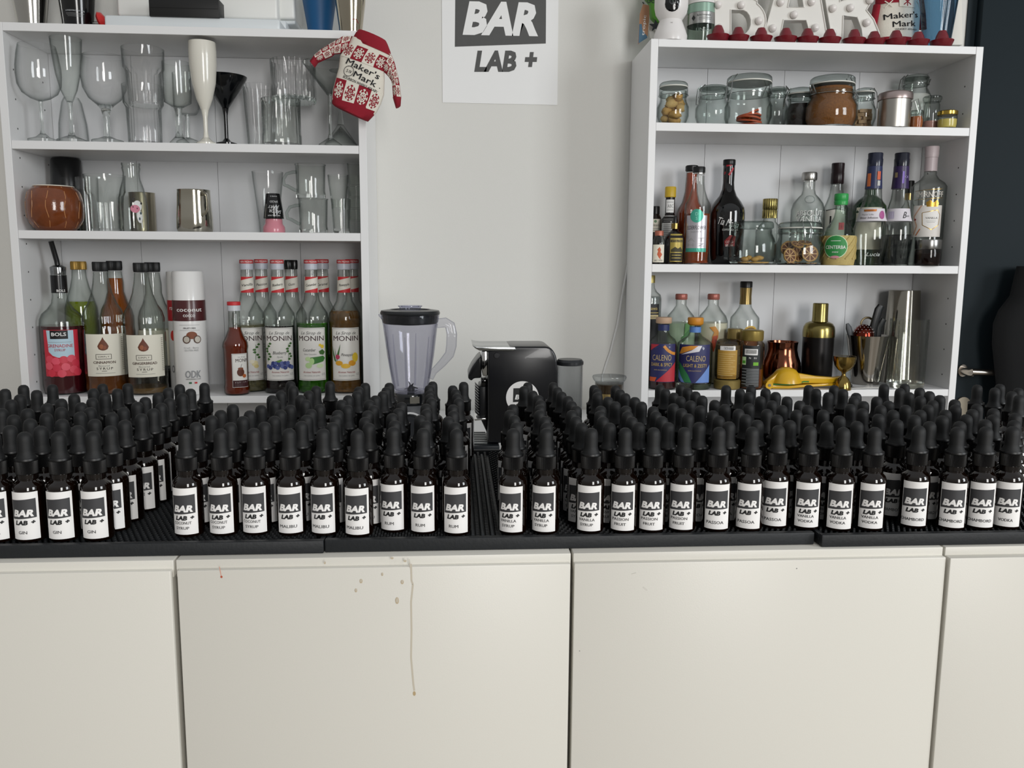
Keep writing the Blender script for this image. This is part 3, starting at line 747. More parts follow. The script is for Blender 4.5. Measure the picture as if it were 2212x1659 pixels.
# ---------------------------------------------------------------- LEFT CASE, TOP
TOPL = ZL[0]
def cup(name, label, cat, px, py, Y, zs, prof, mat, wall=.0012, **k): return V(name, label, cat, px, py, Y, zs, prof, mat, wall=wall, part=k.pop('part', 'cup_body'), **k)
cup('shaker_tin', 'shiny steel shaker tin at the far left of the left case top', 'shaker', 67, 25, 2.07, TOPL, [(47, -90), (46, -88), (36, 0), (29.5, 50), (28, 52)], STEEL, .001)
v = cup('shaker_tin', 'black shaker tin with small white lettering beside the red stopper', 'shaker', 167, 25, 2.07, TOPL, [(46, -90), (36, 0), (31.5, 50), (30, 52)], m('#090a0c', .15, coat=.4), .001)
v.direct([('t', 'LONDON DRY GIN', -5, 32, 3.2, m('#b9bcbf', .4), dict(w=38)), ('r', -24, 37.5, 13, 38.2, GREY), ('r', -22, 40.5, 11, 41.1, GREY), ('r', -20, 43.5, 10, 44, GREY)])
Y_ = 2.06; q = P(220, 27, Y_); kb = thing('bottle_stopper', 'red round stopper on a short metal stem beside the black shaker tin', 'stopper', (q.x, Y_, H + TOPL + .0005))
rk = 22 * sc(220, 27, Y_)
kbo = MB().solid([(0, -.006), (rk * .8, -.005), (rk, 0), (rk * .85, .006), (rk * .4, .0095), (0, .010)], 32).build('knob', m('#c0201f', .35), kb, ang=60)
kbo.rotation_euler = (0, math.radians(68), 0); kbo.location = (0, 0, rk + .0008)
MB().tube([(-.004, 0, rk), (-.022, .004, rk - .001)], .0035, seg=10).build('stem', STEEL, kb)
# white tray appliance
ya = 2.03
def box_px(x0, y0, x1, y1, Y, dep, mat, name, par, bevel=.002, o=(0, 0, 0), bseg=3):
    a = P(x0, y1, Y); b = P(x1, y0, Y)
    return MB().box((a.x - o[0], Y - o[1], a.z - o[2]), (b.x - o[0], Y + dep - o[1], b.z - o[2])).build(name, mat, par, bevel=bevel, bseg=bseg)
wa = P(420, 60, ya); wap = thing('white_appliance', 'white appliance with stacked rounded trays on top of the left case', 'appliance', (wa.x, ya, H + TOPL + .0004))
oo = (wa.x, ya, H + TOPL + .0004)
wm = m('#d5dadc', .3); wm2 = m('#e2e2de', .35)
def wbox(x0, y0, x1, y1, dy, dep, mat, name, bevel=.003, ground=False):
    a = P(x0, y1, ya + dy); b = P(x1, y0, ya + dy)
    return MB().box((a.x - oo[0], dy, 0 if ground else a.z - oo[2]), (b.x - oo[0], dy + dep, b.z - oo[2])).build(name, mat, wap, bevel=bevel, bseg=3)
wbox(226, 41, 604, 62, -.025, .16, wm, 'lower_tray', ground=True, bevel=.005)
wbox(260, 29, 607, 40.5, .0, .14, wm, 'middle_tray', bevel=.004)
wbox(286, 19, 628, 28.6, .02, .12, wm, 'upper_tray', bevel=.004)
wbox(232, -70, 586, 18, -.022, .15, wm2, 'housing', bevel=.006)
wbox(594, -70, 634, 40, .06, .10, wm2, 'rear_housing', bevel=.006)
bx = P(400, 42, 1.994); bbx = thing('black_box', 'flat matte black box lying in front of the white appliance', 'box', (bx.x, 1.994, P(400, 41, 1.994).z))
bbx.location = (bx.x, 2.0, P(400, 40, ya - .02).z + .0008)
a = P(323, 41, 2.0); b = P(472, 4, 2.0)
for o in [o for o in wap.children if o.name.startswith(('middle_tray', 'upper_tray', 'housing'))]: o.location.y += .055
MB().box((a.x - bx.x, 0, 0), (b.x - bx.x, .045, b.z - a.z)).build('case', m('#141414', .5), bbx, bevel=.0008)
MB().box((a.x - bx.x + .002, -.0004, (b.z - a.z) * .45), (b.x - bx.x - .002, .0001, (b.z - a.z) * .47)).build('lid_seam', m('#050505', .8), bbx, smooth=False)
cup('tumbler', 'matte blue plastic tumbler on top of the left case', 'cup', 690, 20, 2.09, TOPL, [(42, -80), (36, 0), (26.5, 62), (25, 64)], m('#12507f', .5), .002)
v = cup('shaker_tin', 'tall polished steel shaker standing above the hanging sweater', 'shaker', 757, 20, 2.03, TOPL, [(30, -90), (33, -10), (32, 8), (25, 63), (24, 65)], m('#b8b09f', .12, metal=1), .001)

# ---------------------------------------------------------------- LEFT CASE, SHELF OF GLASSES
S2 = ZL[1]
def gl(name, label, px, py, Y, zs, prof, wall=.0014, base=.003, rib=None, seg=32, group=None, z0=None, mat=None, cat='glass', bm=None):
    return V(name, label, cat, px, py, Y, zs, prof, mat or GLASS, wall=wall, base=base, rib=rib, seg=seg, basemat=bm or SOLID, group=group, z0=z0, part='glass_bowl')
def stem(name, label, px, py, Y, zs, bowl, st, foot, mat=None, smat=None, wall=.0012, cat='glass', group=None):
    """bowl, stem, foot profiles in px, top first"""
    v = V(name, label, cat, px, py, Y, zs, bowl + st + foot, None, group=group)
    pr = lambda L: [(h * sc(px, y, Y), max(P(px, y, Y).z - v.zs, .0006)) for h, y in L][::-1]
    b = pr(bowl); inn = [(max(r - wall, .0004), z + (.0012 if i == 0 else 0)) for i, (r, z) in enumerate(b)]
    MB().lathe([(0, b[0][1])] + b + inn[::-1] + [(0, inn[0][1])], 40).build('bowl', mat or GLASS, v.t, ang=60)
    s_ = pr(st); MB().solid([(s_[0][0], s_[0][1])] + s_, 16).build('stem', smat or SOLID, v.t, ang=60)
    f = pr(foot); f = [(f[0][0], .0002)] + f
    MB().solid(f, 36).build('foot', smat or mat or GLASSE, v.t, ang=60)
    return v
stem('wine_glass', 'large clear wine glass, leftmost on the shelf of glasses', 86, 200, 2.02, S2, [(37, 99), (41, 118), (44.5, 145), (45, 162), (43, 185), (35, 202), (20, 213), (5, 219)], [(4.5, 219), (3.2, 235), (3.2, 280), (6, 290)], [(7, 290), (14, 297), (30, 302)])
gl('vase_glass', 'upturned flared clear glass behind the tall pilsner glass', 157, 260, 2.145, S2, [(15, 212), (20, 222), (28, 268), (31, 302)], wall=.0016, base=.002)
stem('pilsner_glass', 'tall clear pilsner glass between the two wine glasses', 149, 200, 2.032, S2, [(32, 84), (31, 100), (29, 125), (25, 160), (17, 195), (7, 220)], [(6, 220), (4, 232), (4.5, 285), (8, 294)], [(8, 294), (20, 299), (30, 303)], mat=GLASSE)
stem('balloon_glass', 'round-bowled clear gin glass with thick stem, third from left', 227, 210, 2.07, S2, [(41, 122), (45, 145), (47, 168), (44, 192), (33, 214), (17, 228)], [(17, 228), (10, 238), (7, 250), (6, 270), (8, 296)], [(9, 296), (20, 301), (32, 304)])
gl('stacked_tumbler', 'lower clear ribbed tumbler of the tall nested pair', 311, 245, 2.05, S2, [(42.5, 186), (41, 225), (36, 235), (34, 306)], rib=(14, .14, 234, 303), seg=84, base=.008)
gl('stacked_tumbler', 'upper clear ribbed tumbler nested in the tall pair', 311, 165, 2.05, S2, [(43.5, 106), (42, 148), (37, 156), (33, 229)], rib=(14, .14, 156, 227), seg=84, base=.006, z0=P(311, 230, 2.05).z)
stem('goblet', 'short-stemmed clear goblet left of the white flute', 384, 220, 2.04, S2, [(29, 136), (29, 200), (28, 222), (12, 232)], [(9, 232), (7, 245), (7.5, 290), (10, 298)], [(11, 298), (16, 304), (20, 308)], mat=GLASSE)
stem('goblet', 'second clear goblet, tucked behind the short-stemmed one', 403, 230, 2.13, S2, [(27, 160), (27, 235), (20, 247)], [(6, 247), (5, 260), (5, 298)], [(6, 298), (20, 304), (24, 307)])
WG = m('#dcd9ce', .18, coat=.4); BG = m('#07090c', .12, coat=.4)
stem('champagne_flute', 'opaque white champagne flute on the glass shelf', 441, 200, 2.016, S2, [(28, 92), (29, 112), (28.5, 140), (25, 180), (17, 215), (8, 238)], [(8, 238), (5, 256), (4.5, 285), (6, 298)], [(7, 298), (13, 305), (20, 309)], mat=WG, smat=WG)
stem('cocktail_glass', 'opaque black martini glass right of the white flute', 487, 240, 2.092, S2, [(48, 166), (46, 172), (6, 236)], [(7, 235), (4.2, 250), (4, 302)], [(5, 300), (9, 306), (22, 310)], mat=BG, smat=BG, wall=.002)
gl('highball_glass', 'tall ribbed clear glass behind the ribbed lowball', 563, 250, 2.135, S2, [(36.5, 186), (35, 200), (29, 305), (28.5, 311)], rib=(20, .10, 200, 306), seg=100, base=.008)
SG = m('#dfeae6', .02, tr=1, ior=1.5)
lowz = V('lowball_glass', 'ribbed clear lowball with greenish base, front of the stack', 'glass', 608, 265, 2.055, S2, [(42, 216), (41, 230), (40.5, 290), (41.5, 294), (41.5, 312)], GLASSE, wall=.002, base=.010, basemat=SG, rib=(22, .11, 226, 288), seg=110, part='glass_bowl')
tz = P(608, 215.2, 2.055).z
gl('crystal_tumbler', 'cut clear tumbler with diamond band balanced on the lowball', 634, 180, 2.096, S2, [(48.5, 133), (48, 150), (47, 186), (48.5, 190), (48.5, 212), (46, 229)], rib=(24, .11, 140, 228), seg=120, wall=.002, base=.008, z0=tz + .0004, bm=SG)
stem('martini_glass', 'clear martini glass standing behind the sweater sleeve', 712, 230, 2.02, S2, [(56, 137), (55, 139), (6, 205)], [(5, 204), (4, 215), (3.6, 290), (6, 300)], [(7, 300), (18, 308), (25, 313)], mat=GLASSE, wall=.0016)
v = V('martini_glass', 'clear martini glass upside down in the right corner', 'glass', 735, 240, 2.145, S2, [(22, 152), (4, 160), (3.5, 262), (7, 268), (35, 312)], None)
pr = lambda L: [(h * sc(735, y, 2.145), max(P(735, y, 2.145).z - v.zs, .0005)) for h, y in L][::-1]
b = pr([(6, 270), (35, 313)]); MB().lathe([(0, b[-1][1])] + b[::-1] + [(b[0][0] - .0016, b[0][1]), (0, b[-1][1] - .003)], 36).build('bowl', GLASSE, v.t)
MB().solid(pr([(3, 160), (3.5, 180), (3.2, 240), (7, 270)]), 16).build('stem', SOLID, v.t)
MB().solid(pr([(22, 153), (20, 155), (3, 160)]), 32).build('foot', GLASSE, v.t)

# ---------------------------------------------------------------- LEFT CASE, MUG SHELF
S3 = ZL[2]
v = V('coconut_mug', 'glazed brown ceramic mug shaped like a coconut', 'mug', 119, 450, 2.032, S3, [(40, 404), (50, 414), (55.5, 435), (56, 455), (54, 475), (45, 490), (37, 496)], m('#70391a', .14, coat=.5, bump=.6, bs=70, var=.3), wall=.004, part='mug_body', seg=48)
gr = m('#c28a58', .3)
for k in range(10):
    a = 2 * PI * k / 10 + .15
    path = []
    for i in range(9):
        z = v.z(493) + (v.z(406) - v.z(493)) * i / 8; R = rat(v.prof, z) - .0001; aa = a + .05 * math.sin(i * 1.1 + k)
        path.append((R * math.sin(aa), -R * math.cos(aa), z))
    MB().tube(path, .0007, seg=5).build('groove', gr, v.t)
MB().lathe([(rat(v.prof, v.z(405)) - .004, v.z(405)), (rat(v.prof, v.z(405)) + .0002, v.z(404.6)), (rat(v.prof, v.z(405)) - .001, v.z(402.6)), (rat(v.prof, v.z(405)) - .0042, v.z(403))], 48, closed=True).build('rim', m('#d8d2c4', .3), v.t)
cup('shaker_tin', 'upturned black shaker tin behind the coconut mug', 'shaker', 147, 420, 2.143, S3, [(28.5, 344), (30, 347), (33, 420), (37, 497)], m('#0a0b0d', .25, coat=.3), .0012)
gl('clear_tumbler', 'plain clear glass between the coconut mug and faceted tumbler', 190, 440, 2.095, S3, [(23, 384), (22, 430), (20, 496)])
gl('faceted_tumbler', 'clear faceted tumbler right of the coconut mug', 229, 440, 2.032, S3, [(42, 379), (40, 415), (37.5, 424), (36, 440), (32.5, 497)], rib=(10, .14, 423, 494), seg=80, base=.006, wall=.002, mat=GLASSE)
v = gl('milk_bottle', 'empty glass milk bottle with a printed cow', 287, 440, 2.083, S3, [(19, 353), (19.5, 357), (18, 360), (19, 364), (17, 375), (18, 388), (24, 408), (28.5, 430), (30, 450), (30, 495), (28, 498)], cat='bottle', mat=GLASSE)
cw = m('#d9d9d6', .5); v.direct([('c', 9, 447, 9, 12, cw), ('c', 13, 470, 6, 13, cw), ('c', 4, 453, 9.5, 8.5, m('#c8788c', .5)), ('c', 0, 449, 1.4, 1.8, m('#55202a', .5)), ('c', 8, 452, 1.4, 1.8, m('#55202a', .5)),
          ('l', [(1, 436), (1, 431), (4, 430)], 1.6, INK), ('c', 17, 441, 2.2, 2.5, INK), ('c', 15, 462, 2, 3, m('#3b4b52', .5)), ('c', 12, 474, 1.8, 3.4, m('#3b4b52', .5)), ('l', [(16, 480), (17, 494)], 2.4, cw)])
cup('metal_cup', 'plain champagne-coloured metal cup beside the milk bottle', 'cup', 308, 455, 2.148, S3, [(27, 417), (26.5, 419), (26.5, 496), (25, 498)], m('#a8a08c', .28, metal=1))
v = V('milk_jug', 'small polished steel milk jug standing alone mid-shelf', 'jug', 420, 455, 2.05, S3, [(34.5, 411), (34, 414), (35, 440), (37, 470), (37.5, 494), (35, 501)], m('#c3bfb2', .1, metal=1), wall=.001, part='jug_body', seg=40)
f = v.mp(0)
def jh(x, y, o): return f(x, y, o)
MB().tube([jh(16, 421, .002), jh(17, 420, .012), jh(18, 424, .020), jh(18, 440, .022), jh(18, 455, .020), jh(17, 464, .010), jh(16, 466, .001)], [.005] * 7, seg=8, flat=.4).build('handle', m('#c3bfb2', .1, metal=1), v.t)
gl('pint_glass', 'tall clear conical beer glass behind the black and pink cup', 580, 440, 2.13, S3, [(33, 372), (32, 385), (22, 475), (20, 503)], base=.006)
v = V('spirit_measure', 'black cup with white script upside down over a pink base', 'cup', 591, 460, 2.035, S3, [(14.5, 419), (15.5, 421), (22, 471.5), (21.5, 473)], m('#08080a', .15, coat=.4), z0=P(591, 473, 2.035).z, part='black_cup')
ww = m('#d5d5d5', .5)
v.direct([('t', 'SAILOR', 4, 458, 7, ww, dict(rot=PI + .12, w=26, shear=.25, bold=.01)), ('t', 'JERRY', 0, 449, 6.5, ww, dict(rot=PI + .12, w=24, shear=.25, bold=.01)), ('t', 'SPICED', 1, 437, 4, ww, dict(rot=PI, w=17, bold=.01)), ('t', 'NATURAL RUM', 1, 467, 3, ww, dict(rot=PI, w=26)), ('t', 'HOME IS', 1, 425.5, 2.2, ww, dict(rot=PI, w=14))])
zz = v.zs - (H + S3)
MB().solid([(23 * v.s, -zz + .0003), (23.5 * v.s, -zz + .004), (23 * v.s, v.z(491)), (18.5 * v.s, v.z(484)), (18 * v.s, v.z(474)), (17 * v.s, v.z(473.3)), (0, v.z(473.3))], 32).build('pink_base', m('#c9808c', .25, coat=.3), v.t)
def mug(label, px, y0, y1, hw, hy0, hy1, hx, z0=None):
    v = V('glass_mug', label, 'mug', px, (y0 + y1) / 2, 2.05, S3, [(hw + 1.5, y0), (hw, y0 + 3), (hw - 2, y1 - 14), (hw - .5, y1 - 6), (hw - 1, y1)], GLASSE, wall=.002, base=.006, basemat=SOLID, z0=z0, part='glass_body')
    X = lambda x, y: ((P(x, y, 2.05).x - v.t.location.x), 0, P(x, y, 2.05).z - v.zs)
    L = px - hw + 2
    MB().tube([X(L, hy0), X(L - 8, hy0), X(hx + 7, hy0 + 4), X(hx, hy0 + 16), X(hx + 2, hy0 + 28), X(hx + 9, hy1 - 6), X(L - 4, hy1 + 3), X(L + 1, hy1 + 4)], .0038, seg=10).build('handle', thin('#eef2f0', '#5f6865'), v.t)
    return v
mug('clear glass mug, lower of the stacked pair', 677, 430, 503, 31, 444, 480, 619)
mug('clear glass mug, upper of the stacked pair', 671, 356, 427, 32, 372, 408, 612, z0=P(677, 429.4, 2.05).z)
gl('shot_glass', 'tall thick-bottomed shot glass right of the glass mugs', 737, 470, 2.035, S3, [(21, 431), (20.5, 440), (17, 500), (17, 505)], base=.012, wall=.002, mat=GLASSE)
gl('shot_glass', 'upper shot glass nested in the one by the glass mugs', 731, 415, 2.035, S3, [(22.5, 379), (21, 395), (14.5, 452)], base=.004, z0=P(731, 453, 2.035).z + .001, wall=.0016, mat=GLASSE)
for k in range(5):
    y1 = 503 - k * 25; gl('nested_glass', 'clear faceted glass in the nested column at the corner, %s' % ['bottom one', 'second from bottom', 'middle one', 'fourth from bottom', 'top one'][k], 769, y1 - 20, 2.125, S3, [(19, y1 - 49), (18, y1 - 30), (15, y1)], z0=(P(769, y1, 2.125).z if k else None), group='nested glasses in the corner', mat=GLASSE, wall=.0018, base=.004)

# ---------------------------------------------------------------- LEFT CASE, SYRUP SHELF
S4 = ZL[3]
CB = thin('#fdfefd', '#98a29d')
SC_ = lambda L, k, dx=0: [(h, y) for h, y in L]
def liq(h, tr=.75, r=.05): return m(h, r, tr=tr, ior=1.36)
def capribs(v, prof, mat, name='cap'): return v.part(prof, mat, name, rib=(40, .04), seg=80)
# dark red grenadine with pourer
v = V('syrup_bottle', 'grenadine bottle with red liquid and long black pourer, leftmost on the syrup shelf', 'bottle', 137, 750, 2.055, S4, [(15.5, 594), (15.5, 640), (18, 655), (27, 668), (38, 678), (43, 690), (44, 700), (44, 830), (41, 840)], CB, wall=.0015)
v.liquid(703, m('#3a0610', .12, coat=.2)); v.part([(16, 595), (16, 633)], m('#0d0d0f', .25), 'neck_sleeve')
v.part([(8, 573), (15.5, 577), (16, 579), (15, 594)], m('#8d8f90', .12, metal=1), 'pourer_collar')
tz_ = v.z(575); MB().tube([(0, 0, tz_ - .002), (-.0015, 0, tz_ + .012), (-.006, -.012, tz_ + .057)], [.0055, .0058, .0058], seg=14).build('pourer', m('#101113', .25), v.t)
v.direct([('t', 'BOLS', 3, 628, 5, PAPER, dict(bold=.04, w=17))], extra=.0008)
v.label(-41, 31, 710, 808, m('#c42c3c', .45), [('p', [(-33, 711), (21, 711), (21, 768), (14, 765), (2, 769), (-12, 768), (-22, 764), (-30, 756)], m('#b5cfdd', .5)), ('r', -25, 711, 10, 729, m('#101012', .5)), ('t', 'BOLS', -7.5, 719, 7, PAPER, dict(bold=.05, w=28)), ('r', -30, 735.5, 16, 736.2, GREY),
        ('t', 'GRENADINE', -7, 743.5, 6.5, RED, dict(bold=.015, w=51)), ('t', 'SYRUP', -7, 752.5, 5, RED, dict(bold=.01, w=21))] +
        [('c', x, y, 8.5, 8, m(c_, .4)) for x, y, c_ in ((-29, 772, '#d9485a'), (-16, 776, '#e2566a'), (-1, 773, '#d23a4d'), (14, 771, '#de5062'), (22, 781, '#cf3548'), (-31, 786, '#e05566'), (-15, 790, '#d03c50'), (2, 788, '#e2596b'), (17, 794, '#d9485a'), (-26, 801, '#cf3548'), (-6, 802, '#db4a5d'), (25, 800, '#d23a4d'))])
# lime cordial behind
v = V('syrup_bottle', 'clear bottle of yellow-green cordial with gold cap, behind the grenadine', 'bottle', 179, 720, 2.145, S4, [(14, 583), (15, 600), (19, 620), (27, 645), (32, 665), (33, 690), (33, 830), (31, 838)], CB, wall=.0012)
v.liquid(651, liq('#b4c814', .7)); capribs(v, [(15, 565), (16, 568), (16, 582), (15, 583)], m('#9c7c3a', .35, metal=.5)); v.band(725, 800, m('#3c3a20', .6))
SB = [(14.5, 588), (15, 596), (17, 612), (21, 632), (29, 655), (38, 670), (42, 685), (42, 700), (41.5, 708), (43, 716), (43, 812), (42, 820), (43, 835), (40, 846)]
BC = m('#101113', .4)
def simply(label, px, Y, off, word, lq, lv, lab=True, bot='#6a3a14'):
    v = V('syrup_bottle', label, 'bottle', px, 750, Y, S4, [(h if lab or y < 615 else h * .8, y + off) for h, y in SB], CB, wall=.0009, rib=(30, .02, 640, 700), seg=120)
    v.liquid(lv, lq); capribs(v, [(15, 566 + off), (16, 568 + off), (16, 582 + off), (15, 586.5 + off)], BC)
    if lab:
        br = m('#6b3a26', .5); w_ = 44 if word == 'CINNAMON' else 50
        v.label(-42, 42, 719 + off, 808 + off, m('#e3dfd0', .6), [('p', [(-4 + 11 * a_, 738 + off + 13 * b_) for a_, b_ in ((0, -1), (.25, -.55), (.7, 0), (1, .5), (.8, .95), (.35, 1.15), (0, 1.2), (-.35, 1.15), (-.8, .95), (-1, .5), (-.7, 0), (-.25, -.55))], br),
            ('c', -7, 745 + off, 4, 5, m('#9a5c3c', .5)), ('c', -1, 747 + off, 3.5, 4, m('#87492e', .5)),
            ('l', [(-19, 761.5 + off), (11, 761.5 + off), (11, 771.5 + off), (-19, 771.5 + off), (-19, 761.5 + off)], .9, DK), ('t', 'SIMPLY', -4, 766.5 + off, 3.6, DK, dict(w=22, space=1.3)),
            ('t', word, -3, 778.5 + off, 5.2, m('#4a2a20', .6), dict(w=w_, bold=.03)), ('t', 'flavoured', -4, 785.5 + off, 3.2, GREY, dict(w=22, shear=.2)), ('t', 'SYRUP', -3, 791.5 + off, 5, DK, dict(w=32, space=1.3)), ('r', -9, 796.4 + off, 1, 797.2 + off, DK), ('r', -21, 801 + off, 17, 801.7 + off, GREY),
            ] + [('r', 34, 726 + off + 4 * q, 39, 727.6 + off + 4 * q, m('#9a978a', .6)) for q in range(18)])
    return v
simply('cinnamon syrup bottle with cream label and black cap', 227, 2.05, 0, 'CINNAMON', liq('#8a4a16', .6), 800)
simply('plastic bottle full of amber syrup behind the cinnamon bottle', 257, 2.143, -2, '', liq('#c8680e', .6), 601, lab=False)
simply('gingerbread syrup bottle, nearly empty, with cream label', 314, 2.048, 2, 'GINGERBREAD', liq('#a07a44', .7), 834)
v = simply('clear plastic bottle with black cap behind the gingerbread bottle', 338, 2.148, 1, '', liq('#161210', .2), 800, lab=False)
v.band(712, 788, m('#dcd8c6', .6))
def can(label, px, py, Y, prof, band, word1, word2, its, labx):
    v = V('spray_can', label, 'can', px, py, Y, S4, prof, m('#e4e3e1', .25, coat=.3)); 
    v.band(648, 692, m(band, .3, coat=.2), 'colour_band'); return v
v = can('white squeeze bottle with red band behind the coconut one', 397, 700, 2.117, [(30, 587), (31, 589), (31, 646), (31.5, 650), (31.5, 844), (30, 848)], '#b01c28', '', '', [], 0)
v.direct([('t', 'raw', -22, 664, 9, PAPER, dict(bold=.02, w=18)), ('t', 'FRAG', -16, 676, 4, PAPER, dict(w=14, bold=.02)), ('c', -24, 723, 8, 11, m('#d23c34', .5)), ('t', 'OD', -24, 794, 15, GREY, dict(w=16, bold=.03)), ('r', -24, 810, -17, 813, m('#2c6a48', .5))], extra=.0008)
v = can('white squeeze bottle with maroon coconut band', 411, 720, 2.04, [(30, 586), (32, 588.5), (32.5, 646), (33.5, 649), (34, 700), (34.5, 845), (32, 852)], '#4a1d20', '', '', [], 0)
v.direct([('t', 'coconut', 0, 667.5, 8.6, PAPER, dict(bold=.025, w=54)), ('t', 'COCCO', -1, 680.5, 5, PAPER, dict(bold=.02, w=24)), ('r', -22, 700, 20, 700.5, GREY), ('t', 'FRUITY MIX', -1, 707, 3.2, INK, dict(bold=.02, w=25)), ('r', -22, 711.2, 20, 711.7, GREY),
          ('c', 3, 722, 11, 8, m('#7c4327', .5)), ('c', -8, 731, 8, 8.5, m('#4f3427', .5)), ('c', -8, 731, 5.8, 6.4, m('#b9b2a6', .5)), ('c', 14, 731, 8, 8.5, m('#4f3427', .5)), ('c', 14.5, 731, 6, 6.6, m('#c6c0b4', .5)),
          ('t', 'Crush - Berry', 1, 748.5, 3.2, GREY, dict(w=30)), ('t', 'GLUTEN FREE', 1, 754, 3.6, GREY, dict(w=28)), ('t', 'ODK', 2, 804.5, 15, m('#8e9092', .4), dict(bold=.03, shear=.1, w=31)), ('t', 'ODKDRINKS.COM', 2, 815, 2.6, INK, dict(w=30)), ('r', -7, 821, -1.5, 824.5, m('#27603c', .5)), ('r', 4, 821, 9.5, 824.5, RED)], extra=.0008)
# the small and large bottles of the same family
MP = [(12.5, 583), (13.5, 600), (14.5, 632), (17.5, 650), (26, 665), (33, 676), (35, 690), (34, 699), (33.5, 705), (33.5, 820), (35, 830), (35, 838), (32, 843)]
def monin(label, px, Y, word, lq, lv, off=0, capc='#b9282e', lab=None, front=True, lx=0):
    v = V('syrup_bottle', label, 'bottle', px, 750, Y, S4, [(h if off == 0 or y < 640 else h * .88, y + off) for h, y in MP], CB, wall=.0014)
    if lq: v.liquid(lv + off, lq)
    if capc == 'k':
        capribs(v, [(13, 563 + off), (14, 565 + off), (14, 577 + off), (13.5, 583 + off)], m('#0b0b0c', .2))
    else:
        v.part([(14, 561.5 + off), (14.6, 562.5 + off), (14.6, 569.5 + off)], m(capc, .35), 'cap'); v.part([(14, 569.8 + off), (14.6, 571 + off), (14.2, 573 + off), (14.6, 575 + off), (14.2, 582.5 + off)], m('#b9bcc6', .35), 'cap_skirt')
        f = v.mp(.0); R = 14.6 * v.s
        prints([('t', 'NIN MONIN', 0, 565.7 + off, 4, PAPER, dict(bold=.01, w=27))], lambda x, y, o: (R * 1.0 * math.sin(x * v.s / R - v.face) * (1 + o / R), -R * math.cos(x * v.s / R - v.face) * (1 + o / R), v.z(y)), v.t, 'cap_print')
    v.band(598 + off, 632 + off, m('#dcd8cc', .5), 'neck_label', out=.0005)
    its = [('p', [(-15, 598 + off), (15, 598 + off), (15, 599 + off), (-15, 606 + off)], RED), ('p', [(-16, 632 + off), (16, 632 + off), (16, 622 + off), (-16, 629 + off)], RED)]
    if word: its.append(('t', word, 0, 615 + off, 5.5, INK, dict(shear=.3, w=min(24, 4.4 * len(word)), rot=-.12, bold=.01)))
    v.direct(its, extra=.0007)
    if lab is not None:
        v.label(-33 + lx, 33 + lx, 706, 818, LBL, [('l', [(-31 + lx, 708), (31 + lx, 708), (31 + lx, 816), (-31 + lx, 816), (-31 + lx, 708)], .8, GREY), ('t', 'Le Sirop de', lx, 717, 6.5, INK2, dict(shear=.35, w=44)),
                ('t', 'MONIN', lx, 728.5, 10.5, m('#3a1c22', .5), dict(bold=.008, w=57)), ('t', 'Aromes Naturels', lx, 800, 4, m('#b0474a', .5), dict(w=37, bold=.01)), ('t', 'Une tradition de qualite', lx, 807.5, 2.4, GREY, dict(w=34)), ('t', '0,7L', 26 + lx, 805, 5, GREY, dict(w=8))] + lab)
    return v
gr_ = m('#3f6a2e', .5); gr2 = m('#5f8a3c', .5); bl_ = m('#333f7a', .4); bl2 = m('#56639c', .4)
def leaves(cx_, cy__, n_, sx, mt): return [('p', [(cx_ + sx * 9 * math.cos(k * 1.3), cy__ + k * 5.5), (cx_ + sx * 9 * math.cos(k * 1.3) + 4, cy__ + k * 5.5 - 3), (cx_ + sx * 9 * math.cos(k * 1.3) + 8, cy__ + k * 5.5), (cx_ + sx * 9 * math.cos(k * 1.3) + 4, cy__ + k * 5.5 + 2.6)], mt) for k in range(n_)] + [('l', [(cx_ + 2, cy__ + n_ * 5.5), (cx_ + 3, cy__)], .8, mt)]
monin('clear vanilla syrup bottle with red cap, behind the small caramel bottle', 539, 2.08, 'Vanilla', liq('#9a9060', .6), 700, lab=[('c', 10, 782, 7, 6, m('#e6d9a8', .5)), ('c', 4, 778, 5, 4, m('#efe8cf', .5)), ('c', 13, 788, 5, 4, m('#dcc98a', .5))] + leaves(10, 742, 6, .6, gr_) + [('t', 'Vanilla', -14, 757, 5, INK2, dict(w=20, shear=.3))])
monin('clear syrup bottle with red cap, in the back row between vanilla and blueberry', 570, 2.149, 'Passion', None, 0, off=-1)
monin('blueberry syrup bottle with nearly black liquid and berries on the label', 604, 2.052, 'Blueberry', m('#140a10', .1, coat=.3), 703, lab=leaves(-29, 740, 7, .5, gr_) + leaves(16, 740, 7, .5, gr_) + [('t', 'Blueberry', 0, 759, 6.5, INK2, dict(shear=.3, w=29)), ('t', 'Myrtille', 0, 768, 3.5, GREY, dict(shear=.3, w=12))] +
      [('c', -26 + 5.2 * k, 788 + 3 * math.sin(k * 2.1), 4.6, 4.4, bl_ if k % 2 else bl2) for k in range(11)] + [('c', -14 + 6 * k, 781, 4.4, 4.2, bl2 if k % 2 else bl_) for k in range(6)] + [('p', [(-9, 777), (2, 773), (5, 775), (-2, 780)], gr2)])
monin('clear syrup bottle with black cap, in the back row beside blueberry', 634, 2.147, 'Gum', None, 0, off=-1, capc='k')
